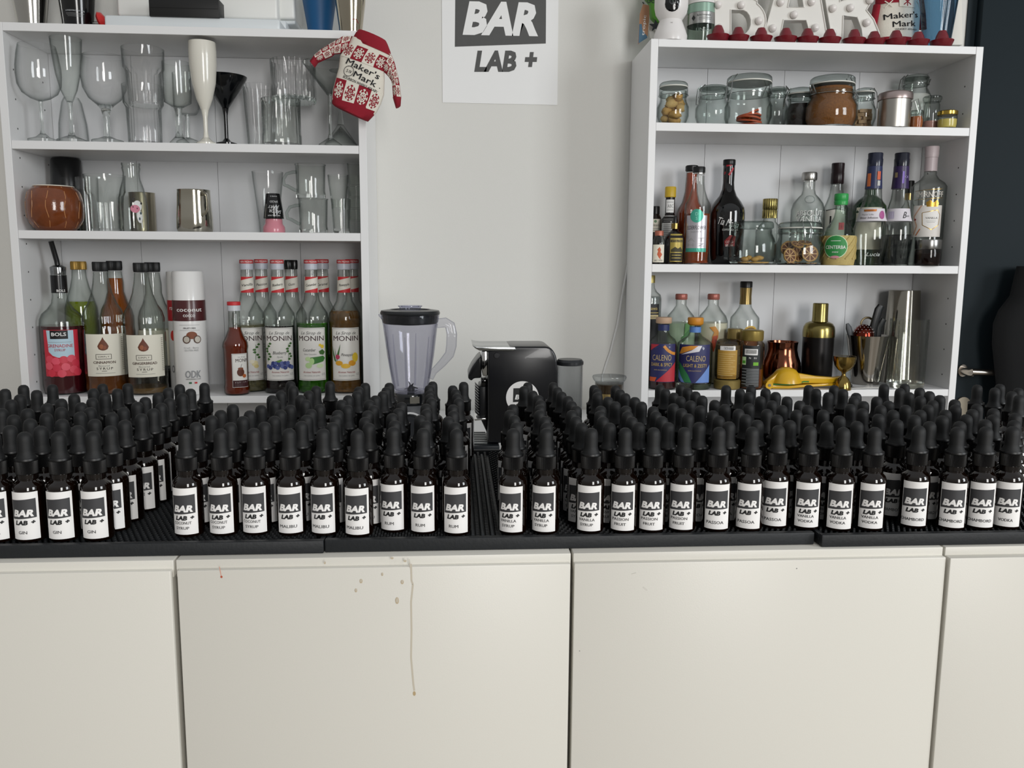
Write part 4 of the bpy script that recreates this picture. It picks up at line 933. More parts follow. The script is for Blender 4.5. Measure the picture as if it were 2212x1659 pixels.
monin('cucumber syrup bottle with bright green liquid', 676, 2.050, 'Cucumber', liq('#3c8a12', .45), 697, lx=-4, lab=[('t', 'Cucumber', -8, 753, 6.5, INK2, dict(shear=.3, w=27)), ('t', 'Saveur Concombre', -6, 762, 3, GREY, dict(w=26)), ('c', -10, 786, 7, 6, m('#b9d79a', .5)), ('c', -11, 772, 6, 4.5, m('#c6dfa8', .5)), ('p', [(-6, 769), (22, 766), (26, 771), (22, 778), (-2, 784), (-6, 778)], m('#3a7a32', .5)), ('c', -3, 777, 5, 7, m('#b5d992', .5)), ('c', 14, 787, 7.5, 4.5, m('#d3e6b8', .5)), ('c', 20, 746, 4, 4, m('#e6c83a', .5)), ('c', 15, 743, 3, 3, m('#e6c83a', .5)), ('p', [(12, 756), (20, 752), (26, 758), (22, 764), (14, 762)], gr_)])
monin('clear syrup bottle with red cap, in the back row between cucumber and pineapple', 700, 2.147, 'Caramel', liq('#5e2c12', .3), 770, off=-1)
monin('pineapple syrup bottle with cloudy brown liquid', 746, 2.052, 'Pineapple', m('#7a5216', .18, coat=.2), 671, lx=2, lab=[('p', [(-30, 745), (-23, 770), (-20, 780), (-25, 776), (-29, 762)], gr_), ('p', [(-10, 740), (-18, 762), (-20, 778), (-14, 764)], gr_), ('p', [(-24, 748), (-21, 770), (-17, 778), (-22, 762)], m('#2c5040', .5)), ('c', -17, 768, 5, 5, m('#b8405c', .5)), ('t', 'Pineapple', 4, 763, 6, INK2, dict(shear=.3, w=26)), ('c', -14, 781, 8, 5, m('#e0a428', .5)), ('c', 0, 787, 10, 5, m('#e8b83a', .5)), ('c', 14, 781, 8, 6, m('#dc9a24', .5)), ('c', 21, 769, 7, 10, m('#e3c43a', .5))])
monin('clear syrup bottle with red cap, last of the back row by the side panel', 764, 2.147, '', None, 0, off=-1)
v = V('syrup_bottle', 'small caramel syrup bottle with red-brown liquid, standing at the shelf edge', 'bottle', 509, 760, 2.018, S4, [(12, 671.5), (12.5, 700), (14, 712), (20, 728), (26, 740), (27, 748), (25.5, 756), (25.5, 830), (27, 836), (26.5, 846), (24, 853)], CB, wall=.0012)
v.liquid(707, liq('#8a2c08', .5)); v.part([(13.5, 652), (14, 653), (14, 659.5)], RED, 'cap'); v.part([(13.8, 659.8), (14, 671.3)], m('#c6c8ce', .35), 'cap_skirt')
v.label(-9, 27, 762, 834, LBL, [('l', [(-8, 763.5), (26, 763.5), (26, 833), (-8, 833), (-8, 763.5)], .7, GREY), ('t', 'Le Sirop', 12, 769, 3.6, GREY, dict(shear=.3, w=16)), ('t', 'MONIN', 14, 776.5, 7, m('#3a1c22', .5), dict(bold=.008, w=30)), ('c', 9, 802, 8, 8.5, m('#5a2c18', .4)), ('c', 9, 794, 6, 2.6, m('#7c4428', .4)), ('l', [(9, 793), (12, 784)], 1, GREY), ('c', 17, 810, 4.5, 4, m('#b5622e', .4)), ('r', -8, 819, 26, 833, m('#3a1418', .5)), ('t', 'Syrup for Coffee', 9, 823, 2.6, PAPER, dict(w=28)), ('t', '25cl', -1, 829, 3, PAPER, dict(w=8))])

# ---------------------------------------------------------------- MINIATURE SWEATER hanging on the case corner
KR = m('#8e1a2a', .95, bump=.8, bs=900); KW = m('#e2ddd0', .95, bump=.8, bs=900); KB = m('#16161a', .9)
YS = 1.94
so = P(770, 160, YS)
sw = thing('miniature_sweater', 'tiny red and white knitted sweater hanging from the left case corner', 'sweater', (so.x, YS, so.z))
def knit(rows, th, name, mat, par=sw, org=so, Y0=YS, n=18, cap=True):
    """rows: [(xl,yl,xr,yr)] px, swept into a flattened tube; returns the surface map (u 0..1, v 0..1)"""
    vs = []; L = []
    for (xl, yl, xr, yr) in rows:
        A = P(xl, yl, Y0); B = P(xr, yr, Y0); L.append((A, B)); 
        for i in range(n):
            t = 2 * PI * i / n; c = (A + B) / 2 + (B - A) / 2 * math.cos(t)
            vs.append((c.x - org.x, -th * math.sin(t) if True else 0, c.z - org.z))
    fs = [(j * n + i, j * n + (i + 1) % n, (j + 1) * n + (i + 1) % n, (j + 1) * n + i) for j in range(len(rows) - 1) for i in range(n)]
    fs += [tuple(range(n)), tuple(range(len(vs) - 1, len(vs) - n - 1, -1))]
    o = MB().add(vs, fs).build(name, mat, par, ang=80)
    def mp(u, v, off):
        q = v * (len(L) - 1); i = min(int(q), len(L) - 2); t = q - i
        A = L[i][0].lerp(L[i + 1][0], t); B = L[i][1].lerp(L[i + 1][1], t); c = A.lerp(B, u)
        return (c.x - org.x, -th * math.sqrt(max(0, 1 - (2 * u - 1) ** 2)) - off, c.z - org.z)
    return o, mp
def patch(mp, u0, v0, u1, v1, mat, flake, off=.0008, asp=1.):
    """checker square with a snowflake on it"""
    out = []
    n = 6; vs = []; fs = []
    for i in range(n + 1):
        for j in range(n + 1): vs.append(mp(u0 + (u1 - u0) * i / n, v0 + (v1 - v0) * j / n, off))
    for i in range(n):
        for j in range(n): a = i * (n + 1) + j; fs.append((a, a + 1, a + n + 2, a + n + 1))
    b = MB().add(vs, fs, 0)
    cu, cv = (u0 + u1) / 2, (v0 + v1) / 2; ru, rv = (u1 - u0) * .42, (v1 - v0) * .42
    def quad(a, b_, wd):
        (x0, y0), (x1, y1) = a, b_; d = math.hypot(x1 - x0, y1 - y0); nx, ny = -(y1 - y0) / d * wd, (x1 - x0) / d * wd
        q = [(x0 + nx, y0 + ny), (x1 + nx, y1 + ny), (x1 - nx, y1 - ny), (x0 - nx, y0 - ny)]
        b.add([mp(min(.99, max(.01, cu + x * ru)), cv + y * rv, off + .0005) for x, y in q], [(0, 1, 2, 3)], 1)
    for k in range(4):
        a = PI / 4 * k
        for sg in (1, -1):
            c_, s_ = math.cos(a) * sg, math.sin(a) * sg
            quad((c_ * .15, s_ * .15), (c_ * .95, s_ * .95), .07)
            for t in (.5, .85): quad((c_ * t - s_ * .22, s_ * t + c_ * .22), (c_ * t + s_ * .22, s_ * t - c_ * .22), .07)
    return b.build('knit_square', [mat, flake], sw, ang=80)
def pr_(x, y): return 660 + x / 7.541, 50 + y / 7.541
torso = [pr_(x, y) for x, y in []]
TR = [((760, 215), (1400, 520)), ((690, 320), (1380, 600)), ((620, 430), (1320, 690)), ((560, 530), (1285, 800)), ((540, 720), (1290, 930)), ((495, 890), (1280, 1170)), ((445, 1080), (1230, 1320)), ((430, 1215), (1165, 1450)), ((432, 1310), (1120, 1500)), ((470, 1345), (1020, 1600))]
rows = [pr_(*a) + pr_(*b) for a, b in TR]
to, tm = knit(rows, .016, 'torso', KW)
rowsb = [pr_(432, 1225) + pr_(1165, 1440), pr_(430, 1310) + pr_(1120, 1500), pr_(470, 1350) + pr_(1020, 1605)]
knit(rowsb, .0172, 'hem', KR)
knit([pr_(865, 105) + pr_(1310, 290), pr_(820, 150) + pr_(1340, 350), pr_(775, 230) + pr_(1385, 470), pr_(800, 300) + pr_(1395, 545)], .0174, 'collar', KR)
sl1 = [pr_(760, 210) + pr_(700, 420), pr_(620, 210) + pr_(570, 500), pr_(500, 280) + pr_(470, 510), pr_(380, 350) + pr_(440, 540), pr_(250, 430) + pr_(330, 590), pr_(145, 520) + pr_(200, 650)]
_, m1 = knit(sl1, .012, 'left_sleeve', KR)
knit([pr_(145, 520) + pr_(200, 650), pr_(70, 620) + pr_(150, 725)], .0125, 'cuff', KR)
sl2 = [pr_(1400, 520) + pr_(1240, 760), pr_(1450, 640) + pr_(1350, 870), pr_(1500, 830) + pr_(1390, 930), pr_(1530, 980) + pr_(1410, 990), pr_(1560, 1210) + pr_(1425, 1215)]
_, m2 = knit(sl2, .012, 'right_sleeve', KR)
knit([pr_(1560, 1210) + pr_(1420, 1210), pr_(1550, 1340) + pr_(1470, 1385)], .0125, 'cuff', KR)
for i, (a, b) in enumerate(((.0, .24), (.24, .50), (.50, .76), (.76, 1.0))):   # chest and hem squares
    patch(tm, max(.02, a), .11, min(.98, b), .335, KW if i % 2 == 0 else KR, KR if i % 2 == 0 else KW)
    patch(tm, max(.02, a), .555, min(.98, b), .79, KR if i % 2 == 0 else KW, KW if i % 2 == 0 else KR)
for q in range(5):
    for w_ in range(2):
        d = (q + w_) % 2 == 0; patch(m1, .03 + .47 * w_, q * .2, .5 + .47 * w_, q * .2 + .2, KW if d else KR, KR if d else KW)
        patch(m2, .03 + .47 * w_, q * .2, .5 + .47 * w_, q * .2 + .2, KW if d else KR, KR if d else KW)
def tpx(x, y, off):         # lettering laid over the chest, x,y in the close-up's own units
    X, Y2 = pr_(x, y); best = None
    u = (x - (570 - (y - 540) * .1)) / 740.; u = min(.97, max(.03, u)); q = P(X, Y2, YS)
    return (q.x - so.x, -.016 * math.sqrt(max(.05, 1 - (2 * u - 1) ** 2)) - off, q.z - so.z)
def rt(t, x, y, h, w_, a, **k): return ('t', t, x, y, h, KB, dict(w=w_, rot=a, **k))
prints([rt("Maker's", 950, 765, 95, 590, .46, bold=.02), rt('Mark', 985, 935, 95, 400, .46, bold=.02), rt('.', 1225, 1052, 60, 18, .46, bold=.03), rt('BOURBON WHISKY 45%ABV', 905, 1015, 42, 610, .43, bold=.02), rt('S IV', 725, 810, 50, 90, .4, bold=.02)] +
       [('l', [(718 + 82 * math.cos(2 * PI * i / 24), 805 + 82 * math.sin(2 * PI * i / 24)) for i in range(25)], 9, KB)], tpx, sw, 'lettering', base=.0016, step=.0001, fine=60)
MB().tube([(-.006, 0, .115), (0, .01, .118), (.004, .02, .112)], .0008, seg=6).build('hanging_loop', KR, sw)

# ---------------------------------------------------------------- RIGHT CASE, TOP
TR_ = ZR[0]
def off3(px, py, Y, zs): p = P(px, py, Y); return (p.x, Y, H + zs + .0004)
# security camera
v = V('security_camera', 'small white indoor security camera standing at the left end of the right case top', 'camera', 1449.5, 30, 2.035, TR_, [(20, -58), (33, -35), (36, -5), (36, 17), (33, 32), (24, 46), (27, 54), (33, 70), (36, 80), (35, 83)], m('#e2dfdd', .3, coat=.2), part='camera_body', seg=40)
def cappts(x0, x1, y0, y1, n=8):
    cx_ = (x0 + x1) / 2; r = (x1 - x0) / 2
    return [(cx_ + r * math.cos(PI * i / n), y1 - r + r * math.sin(PI * i / n)) for i in range(n + 1)] + [(cx_ + r * math.cos(PI + PI * i / n), y0 + r + r * math.sin(PI + PI * i / n)) for i in range(n + 1)]
v.direct([('p', cappts(-13.5, 18, -48, 35), m('#0c0d10', .08, coat=.5)), ('c', 3, 13.5, 7.5, 7.5, m('#3a3e40', .3)), ('c', 3, 13.5, 5, 5, m('#101214', .1)), ('c', 3, 13.5, 2, 2, m('#35423c', .2)), ('r', 2, -1, 6, 2, m('#58b8ff', .3, em=1.6)), ('t', 'mi', 2, 56.5, 3.4, m('#bdbab8', .4), dict(bold=.01))])
# green glass bottle with silver band
v = V('gin_bottle', 'clear bottle with silver label and pale green band beside the white camera', 'bottle', 1515, 40, 2.10, TR_, [(14, -120), (14, -80), (24, -62), (30, -50), (30.5, 70), (29.5, 82), (28, 85)], thin('#eef5f1', '#7d9488'), wall=.002, base=.006, basemat=m('#9fb0a6', .03, tr=1))
v.band(14, 33, m('#93b0a0', .25, metal=.3), 'green_band'); v.band(-48, 13, m('#dedcd9', .4), 'white_band'); v.band(33.5, 58, m('#b3b4b2', .25, metal=.8), 'silver_label')
v.direct([('p', [(-22, 46), (-17.5, 40), (-13, 46), (-17.5, 52)], m('#2a2c2c', .4)), ('t', 'BARTENDER', 6, 41, 3, m('#4a4a48', .4), dict(w=30)), ('r', -5, 46, 24, 46.8, m('#7b7b78', .4)), ('r', -5, 49.5, 22, 50.2, m('#7b7b78', .4)), ('l', [(-24, -4), (-12, 2), (-4, 0), (4, 6), (14, 2), (26, 5)], 5, m('#57504e', .5)), ('l', [(-10, 8), (0, 5), (12, 9)], 1.5, m('#57504e', .5)), ('t', 'LINSG', 4, 72, 7, m('#7f8f86', .2), dict(w=28, bold=.01))], extra=.0008)
# green ornament with star and hanging luggage style tag
YG = 2.16; q = P(1405, 20, YG); gg = thing('green_ornament', 'green painted ornament with a black star behind the white camera', 'ornament', (q.x, YG, H + TR_ + .0004))
def gp(x, y): p = P(x, y, YG); return (p.x - q.x, p.z - H - TR_)
hb = H + TR_
MB().prism([gp(1391, -40), gp(1432, -40), gp(1432, 52), gp(1418, 52), gp(1406, 40), gp(1402, 8), gp(1393, -2)], -.012, .012).build('body', m('#4f8a2e', .4), gg, bevel=.003)
prints([('t', 'OO', 1404, 6, 9, INK, dict(bold=.02, w=18)), ('l', [(1394, 2), (1412, 5)], 1.2, INK)], lambda x, y, o: (gp(x, y)[0], -.0123 - o, gp(x, y)[1]), gg)
st = [(1413 + (14 if i % 2 == 0 else 5.5) * math.sin(PI * i / 5), 60 - (14 if i % 2 == 0 else 5.5) * math.cos(PI * i / 5)) for i in range(10)]
sto = MB().prism([gp(*p_) for p_ in st][::-1], -.016, -.0125); sto.build('star', m('#101418', .4), gg)
MB().prism([gp(1400, 52), gp(1432, 52), gp(1432, 84), gp(1404, 84)], -.004, .004).build('stand', m('#cfcdc6', .5), gg)
YT = YRc - .012; q2 = P(1393, 50, YT + .13); tg = thing('paper_tag', 'brown and blue paper tag hanging over the left end of the right case', 'tag', (q2.x, YT + .13, q2.z))
def tp(x, y): p = P(x, y, YT + .13); return (p.x - q2.x, p.z - q2.z)
MB().prism([tp(1389, 9), tp(1402, 12), tp(1403, 30), tp(1399, 78), tp(1378, 96), tp(1382, 30)], -.0006, .0006).build('card', m('#a87c5c', .6), tg, smooth=False)
prints([('p', [(1381, 52), (1386, 52), (1388, 68), (1397, 77), (1398, 82), (1379, 94)], m('#4a708a', .6)), ('t', 'tropic', 1390.5, 55, 6, PAPER, dict(rot=-1.48, w=44, bold=.01))], lambda x, y, o: (tp(x, y)[0], -.0007 - o, tp(x, y)[1]), tg)
MB().tube([(tp(1391, 10)[0], 0, tp(1391, 10)[1]), (tp(1389, 3)[0], .006, tp(1389, 3)[1]), (tp(1394, 4)[0], .012, tp(1394, 4)[1])], .0009, seg=6).build('string', BLACK, tg)

# marquee letters
MW = m('#dcdad4', .35)
def letter(name_l, label, outer, holes, bulbs, Y, ref):
    q = P(*ref, Y); t = thing('marquee_letter', label, 'sign', (q.x, Y, H + TR_ + .0004), 'white marquee bulb letters spelling BAR')
    cu = bpy.data.curves.new('l', 'CURVE'); cu.dimensions = '2D'; cu.fill_mode = 'BOTH'; cu.extrude = .014
    for pl_ in [outer] + holes:
        s_ = cu.splines.new('POLY'); s_.points.add(len(pl_) - 1); s_.use_cyclic_u = True
        for i, (x, y) in enumerate(pl_):
            p = P(x, y, Y); s_.points[i].co = (p.x - q.x, max(p.z - H - TR_, .0), 0, 1)
    o = bpy.data.objects.new('l', cu); COL.objects.link(o); ev = o.evaluated_get(bpy.context.evaluated_depsgraph_get()); me = bpy.data.meshes.new_from_object(ev)
    bpy.data.objects.remove(o)
    me.transform(Matrix.Rotation(PI / 2, 4, 'X')); me.materials.clear(); me.materials.append(MW)
    lo = bpy.data.objects.new('letter_body', me); COL.objects.link(lo); lo.parent = t; lo.location = (0, .016, 0)
    for pl_ in [outer] + holes:                            # raised edge round the face
        pts_ = [(P(x, y, Y).x - q.x, .001, max(P(x, y, Y).z - H - TR_, .001)) for x, y in pl_]
        MB().tube(pts_, .0018, seg=6, closed=True).build('raised_edge', MW, t)
    for x, y in bulbs:
        p = P(x, y, Y - .004); MB().sphere((p.x - q.x, -.003, p.z - H - TR_), 8.3 * sc(x, y, Y), seg=14).build('bulb', m('#e4dfdb', .15, coat=.3), t)
def arcp(cx_, cy__, rx, ry, a0, a1, n=10): return [(cx_ + rx * math.cos(math.radians(a0 + (a1 - a0) * i / n)), cy__ + ry * math.sin(math.radians(a0 + (a1 - a0) * i / n))) for i in range(n + 1)]
YLt = 2.075
letter('b', 'white marquee letter B, first of the three', [(1545, -108), (1595, -108)] + arcp(1595, -50, 48, 56, -85, 55) + [(1636, 2)] + arcp(1597, 45, 58, 50, -48, 60) + [(1604, 96), (1545, 96)],
       [[(1579, 21), (1606, 21)] + arcp(1604, 48, 19, 27, -80, 60, 6) + [(1600, 82), (1579, 82)], [(1579, -70), (1596, -70)] + arcp(1596, -42, 15, 26, -80, 80, 6) + [(1579, -16)]], [(1552, 10), (1602, 11), (1640, 45), (1555, 60), (1555, -50), (1622, -50)], YLt, (1595, 50))
letter('a', 'white marquee letter A, middle of the three', [(1708, -108), (1742, -108), (1774, 0), (1790, 96), (1757, 96), (1742, 43), (1693, 43), (1682, 97), (1645, 97), (1672, 0)], [[(1714, -40), (1728, -40), (1737, 16), (1702, 16)]],
       [(1687, 5), (1754, 4), (1716, 32), (1670, 61), (1762, 60), (1725, -75), (1657, 88)], YLt, (1720, 50))
letter('r', 'white marquee letter R, last of the three', [(1786, -108), (1848, -108)] + arcp(1850, -48, 56, 60, -80, 50) + [(1872, 22), (1888, 42), (1899, 70), (1903, 97), (1866, 97), (1862, 62), (1852, 36), (1822, 34), (1820, 97), (1797, 97), (1794, 60), (1782, -10)],
       [[(1815, -70), (1845, -70)] + arcp(1846, -38, 18, 30, -80, 80, 6) + [(1815, 4)]], [(1800, 18), (1838, 17), (1880, 0), (1873, 49), (1800, 72), (1800, -60), (1885, 82)], YLt, (1840, 50))
# red silicone mould with cones
YE = 2.022; ce = P(1795, 90, YE); et = thing('silicone_mould', 'dark red row of eleven cone-topped cups along the front edge of the right case', 'mould', (ce.x, YE, H + TR_ + .0004))
RB = m('#701722', .3, coat=.25)
for i, (x, yt) in enumerate(((1551, 55), (1594, 59), (1644, 60), (1697, 61), (1744, 62), (1792, 63), (1845, 64), (1888, 68), (1935, 66), (1983, 69), (2035, 66))):
    p = P(x, 80, YE); yb_ = 86 + (x - 1551) * .025; s_ = sc(x, 80, YE); zt = P(x, yt, YE).z - H - TR_; hm = zt * .40
    MB().lathe([(0, .0002), (16 * s_, .0002), (20 * s_, .003), (24.5 * s_, hm), (23 * s_, hm + .0008), (16 * s_, hm * .9), (14.5 * s_, hm * 1.1), (12 * s_, hm + (zt - hm) * .5), (7.5 * s_, zt - .0014), (0, zt)], 24, c=(p.x - ce.x, 0)).build('cup', RB, et, ang=50)
q = off3(1699, 68, 2.15, TR_); rb_ = MB().sphere((0, 0, .0165), .0162, seg=20, sq=(1, .6, 1)).build('red_ball', m('#a01c24', .3)); rb_.location = q; tag(rb_, 'small red round object seen through the foot of the letter A', 'ball')
# second sweater on a bottle
YS2 = 2.125; s2o = P(1930, 40, YS2); sw2 = thing('sweater_bottle', 'bottle dressed in a red and white knitted sweater behind the letter R', 'bottle', (s2o.x, YS2, H + TR_ + .0004))
s2z = Vector((s2o.x, YS2, H + TR_ + .0004)); KW2 = KW
def knit2(rows, th, name, mat):
    o, mp = knit(rows, th, name, mat, sw2, s2z, YS2); return mp
m0 = knit2([(1900, -34, 1975, -30), (1896, 0, 1984, 4), (1893, 30, 1986, 32), (1890, 60, 1984, 64), (1890, 82, 1978, 86), (1895, 90, 1970, 92)], .030, 'sweater', KW)
knit2([(1888, 10, 1902, 16), (1882, 40, 1896, 40), (1874, 70, 1888, 78)], .012, 'sleeve', KR); knit2([(1978, -4, 1994, 4), (1982, 30, 1998, 30), (1984, 60, 2000, 64)], .012, 'sleeve', KR)
knit2([(1895, -40, 1978, -36), (1892, 2, 1984, 4), (1892, 12, 1984, 14)], .0305, 'yoke', KR); knit2([(1890, 84, 1979, 87), (1893, 92, 1972, 94)], .0310, 'hem', KR)
def m0p(x, y, o):
    u = min(.98, max(.02, (x - 1891) / 94)); p = P(x, y, YS2); return (p.x - s2z.x, -.0305 * math.sqrt(max(.05, 1 - (2 * u - 1) ** 2)) - o, p.z - s2z.z)
prints([('t', "Maker's", 1936, 40, 12, KB, dict(w=72, rot=-.07, bold=.008)), ('t', 'Mark', 1941, 58, 12, KB, dict(w=50, rot=-.05, bold=.008)), ('t', 'WHISKY 45%ABV', 1945, 70, 3.6, KB, dict(w=50)), ('p', [(1928, 2), (1964, 3), (1965, 24), (1929, 22)], KW), ('l', [(1938, 5), (1954, 18)], 2, KR), ('l', [(1954, 5), (1938, 18)], 2, KR), ('l', [(1946, 3), (1946, 21)], 2, KR), ('l', [(1902, 8), (1916, 22)], 2, KW), ('l', [(1916, 8), (1902, 22)], 2, KW), ('l', [(1970, 8), (1980, 20)], 2, KW)], m0p, sw2, 'lettering', base=.001, step=.0001)
MB().solid([(.014, .115), (.014, .20)], 20).build('bottle_neck', m('#3a1a10', .1, tr=.3), sw2)
v = V('tumbler', 'tall translucent blue ribbed tumbler at the right end of the case top', 'cup', 2027, 30, 2.055, TR_, [(42, -60), (38, -10), (37.5, 0), (29, 88), (28, 92)], thin('#c9dde9', '#2f5d7c', 1.0), wall=.0018, rib=(40, .03, -55, 85), seg=120, part='cup_body', base=.003)
YC = 2.07; q = P(2068, 60, YC); pc = [(P(x, y, YC).x - q.x, max(P(x, y, YC).z - H - TR_ - .0004, 0)) for x, y in ((2066, -60), (2078, -60), (2078, 10), (2080, 97), (2053, 97), (2060, 40))]
o = MB().prism(pc, 0, .05).build('paper_bag', m('#dbd8d0', .6), None, bevel=.0012); o.location = (q.x, YC, H + TR_ + .0004); tag(o, 'upright white folded paper bag at the far right of the case top', 'paper bag')

# ---------------------------------------------------------------- CLIP-TOP JARS
SEAL = m('#d9d8d0', .5); WIRE = m('#a9abaa', .15, metal=1)
JG = thin('#fafcfb', '#79837e'); JL = thin('#eef2f0', '#5f6a64')
def jar(label, px, Y, zs, top, lidh, neckh, bot, hwl, hwb, clip_=1, clear=False, **k):
    """clip-top jar: lid from top to top+lidh, neck to neckh, round body to bot"""
    v = V('clip_jar', label, 'jar', px, (top + bot) / 2, Y, zs, [(hwl - 3, neckh - 16), (hwl - 2, neckh - 5), (hwl - 3, neckh), (hwb - 5, neckh + 7), (hwb, neckh + 18), (hwb, bot - 14), (hwb - 3, bot - 5), (hwb - 8, bot)], JG, wall=.0022, base=.004, basemat=SOLID, part='glass_body', seg=36)
    t0 = top; v.part([(hwl - 12, t0), (hwl - 4, t0 + 2), (hwl - 1, t0 + 5), (hwl, top + lidh)], JL if not clear else thin('#f4f7f5', '#8b9691'), 'lid', seg=36)
    v.part([(hwl - 1, top + lidh + .2), (hwl - .5, top + lidh + 1), (hwl - .5, top + lidh + 2.6), (hwl - 1, top + lidh + 3)], SEAL if not clear else thin('#f4f7f5', '#8b9691'), 'seal', seg=36)
    v.part([(hwl - .8, top + lidh + 3.2), (hwl, top + lidh + 5), (hwl, neckh - 8), (hwl - 2, neckh - 6)], JL if not clear else thin('#f4f7f5', '#8b9691'), 'neck_ring', seg=36)
    R = hwl * v.s; zr = v.z(neckh - 7)
    MB().tube([((R + .0008) * math.cos(2 * PI * i / 28), (R + .0008) * math.sin(2 * PI * i / 28), zr) for i in range(28)], .0009, seg=6, closed=True).build('wire_ring', WIRE, v.t)
    if clip_ is not None:
        a = clip_; ca, sa = math.cos(a), math.sin(a); tx, ty = -sa, ca
        def q_(r, s_, z): return (r * ca + s_ * tx, r * sa + s_ * ty, z)
        zt = v.z(top + 1); zm = v.z(top + lidh + 2); zb_ = v.z(neckh + 12)
        MB().tube([q_(R * .8, -.008, zt + .001), q_(R + .003, -.009, zm), q_(R + .006, -.009, zr), q_(R + .009, -.005, zb_), q_(R + .009, .005, zb_), q_(R + .006, .009, zr), q_(R + .003, .009, zm), q_(R * .8, .008, zt + .001)], .0012, seg=7).build('clip', WIRE, v.t)
        MB().tube([q_(-R * .9, -.010, zr), q_(-R - .004, -.006, zm), q_(-R - .004, .006, zm), q_(-R * .9, .010, zr)], .0012, seg=6).build('hinge', WIRE, v.t)
    return v
J1, J2, J3 = ZR[1], ZR[2], ZR[3]
def lump(par_z, x, y, z, sx, sy2, sz, mat, label, grp, name='dried_ginger', cat='food', seed=0, rot=0):
    rnd = random.Random(seed); b = MB(); b.sphere((0, 0, 0), 1, seg=10, sq=(sx, sy2, sz))
    b.v = [(x_ * (1 + rnd.uniform(-.25, .25)), y_ * (1 + rnd.uniform(-.25, .25)), z_ * (1 + rnd.uniform(-.25, .25))) for x_, y_, z_ in b.v]
    o = b.build(name, mat, None, ang=180, rot=(rnd.uniform(-.3, .3), rot, rnd.uniform(0, 3))); o.location = (x, y, z); return tag(o, label, cat, grp)
GM = m('#c3a062', .7, var=.35, bs=90, bump=.3); GM2 = m('#b98f4c', .7, var=.4, bs=90, bump=.3)
v = jar('glass jar packed with dried ginger root, far left of the jar shelf', 1454, 2.06, J1, 178, 10, 215, 266, 31, 34, clip_=None)
for k in range(11):
    a = k * 2.4; r = .017 if k % 3 else .004
    lump(0, v.t.location.x + r * math.cos(a), v.t.location.y + r * math.sin(a), v.t.location.z + .015 + .0052 * k, .017, .012, .011, GM if k % 2 else GM2, 'dried ginger piece packed in the leftmost jar of the jar shelf', 'dried ginger in the leftmost jar', seed=k)
jar('empty clear clip jar left of the orange slice jar', 1540, 2.13, J1, 186, 6, 217, 267, 31, 37, clip_=PI + .25, clear=True)
v = jar('large clip jar holding a stack of dried orange slices', 1617, 2.055, J1, 165, 14, 213, 269, 48, 50, clip_=PI + .35)
def slice_(x, y, z, r, tilt, rot, label, grp, flesh='#8a4a22', rind='#b5622e', th=.004):
    t = thing('orange_slice', label, 'food', (x, y, z), grp); t.rotation_euler = (tilt, rot[0], rot[1])
    MB().lathe([(r * .88, -th / 2), (r, -th / 2), (r * 1.02, 0), (r, th / 2), (r * .88, th / 2)], 22, closed=True, rib=(7, .04, -1, 1)).build('rind', m(rind, .6), t)
    b = MB(); n = 8; f = m(flesh, .5, tr=.0, var=.3, bs=300)
    MB().solid([(r * .875, -th * .3), (r * .875, th * .3)], 22).build('pith', m('#d2a878', .6), t)
    for q in range(n):
        a0 = 2 * PI * (q + .1) / n; a1 = 2 * PI * (q + .9) / n
        for zz in (th * .32, -th * .32):
            b.add([(.12 * r * math.cos((a0 + a1) / 2), .12 * r * math.sin((a0 + a1) / 2), zz)] + [(.8 * r * math.cos(a0 + (a1 - a0) * i / 4), .8 * r * math.sin(a0 + (a1 - a0) * i / 4), zz) for i in range(5)], [tuple(range(6)) if zz > 0 else tuple(range(5, -1, -1))])
    b.build('segments', f, t, smooth=False)
for k in range(5):
    slice_(v.t.location.x + .001 * (k % 2), v.t.location.y - .008 + .001 * k, v.t.location.z + .008 + .0056 * k, .031 - .0008 * k, .12 if k < 4 else .42, (.04 * (k - 2), k * 1.1), 'dried orange slice in the large clip jar, %s of the stack' % ['bottom', 'second from bottom', 'middle', 'second from top', 'top one'][k], 'dried orange slices stacked in the jar', flesh='#b0521e', rind='#b34a22')
v = jar('small clear clip jar tucked between the orange jar and the dark jar', 1679, 2.147, J1, 188, 6, 215, 268, 20, 22, clip_=-.4, clear=True)
lump(0, v.t.location.x, v.t.location.y, v.t.location.z + .012, .016, .010, .005, GM, 'thin dried ginger sliver in the small clip jar', None, seed=3)
v = jar('clip jar filled with dark dried berries', 1729, 2.118, J1, 191, 12, 222, 270, 28, 31, clip_=-.2 + PI)
v.liquid(226, m('#1d110e', .6, bump=1.5, bs=160, var=.6), gap=.003, name='filling', bot=.0045)
v = jar('biggest clip jar, full of brown sugar', 1796, 2.055, J1, 167, 16, 214, 272, 47, 54, clip_=.15)
v.liquid(192, m('#855224', .9, bump=1.6, bs=260, var=.5), gap=.003, name='filling', bot=.0045)
v = jar('clip jar of small pale wooden blocks behind the brown sugar jar', 1866, 2.115, J1, 191, 8, 222, 271, 21, 26, clip_=.1)
wd = m('#d4b08a', .7, var=.15, bs=60)
rnd = random.Random(4)
for lv_ in range(6):
    for k in range(4):
        r = .0145; a = k * PI / 2 + lv_ * .55; b = MB().box((-.0095, -.0045, -.0042), (.0095, .0045, .0042)).build('wood_block', wd, None, bevel=.0004, bseg=1)
        b.location = (v.t.location.x + r * math.cos(a), v.t.location.y + r * math.sin(a), v.t.location.z + .009 + lv_ * .0088); b.rotation_euler = (0, rnd.uniform(-.12, .12), a + PI / 2); tag(b, 'small pale wood block inside the clip jar', 'wood block', 'wood blocks in the clip jar')
v = V('canister', 'brushed steel canister with pinkish lid and wire clip', 'canister', 1932, 240, 2.03, J1, [(33, 218.5), (33, 268), (32.5, 273)], STEELB, part='body', seg=40)
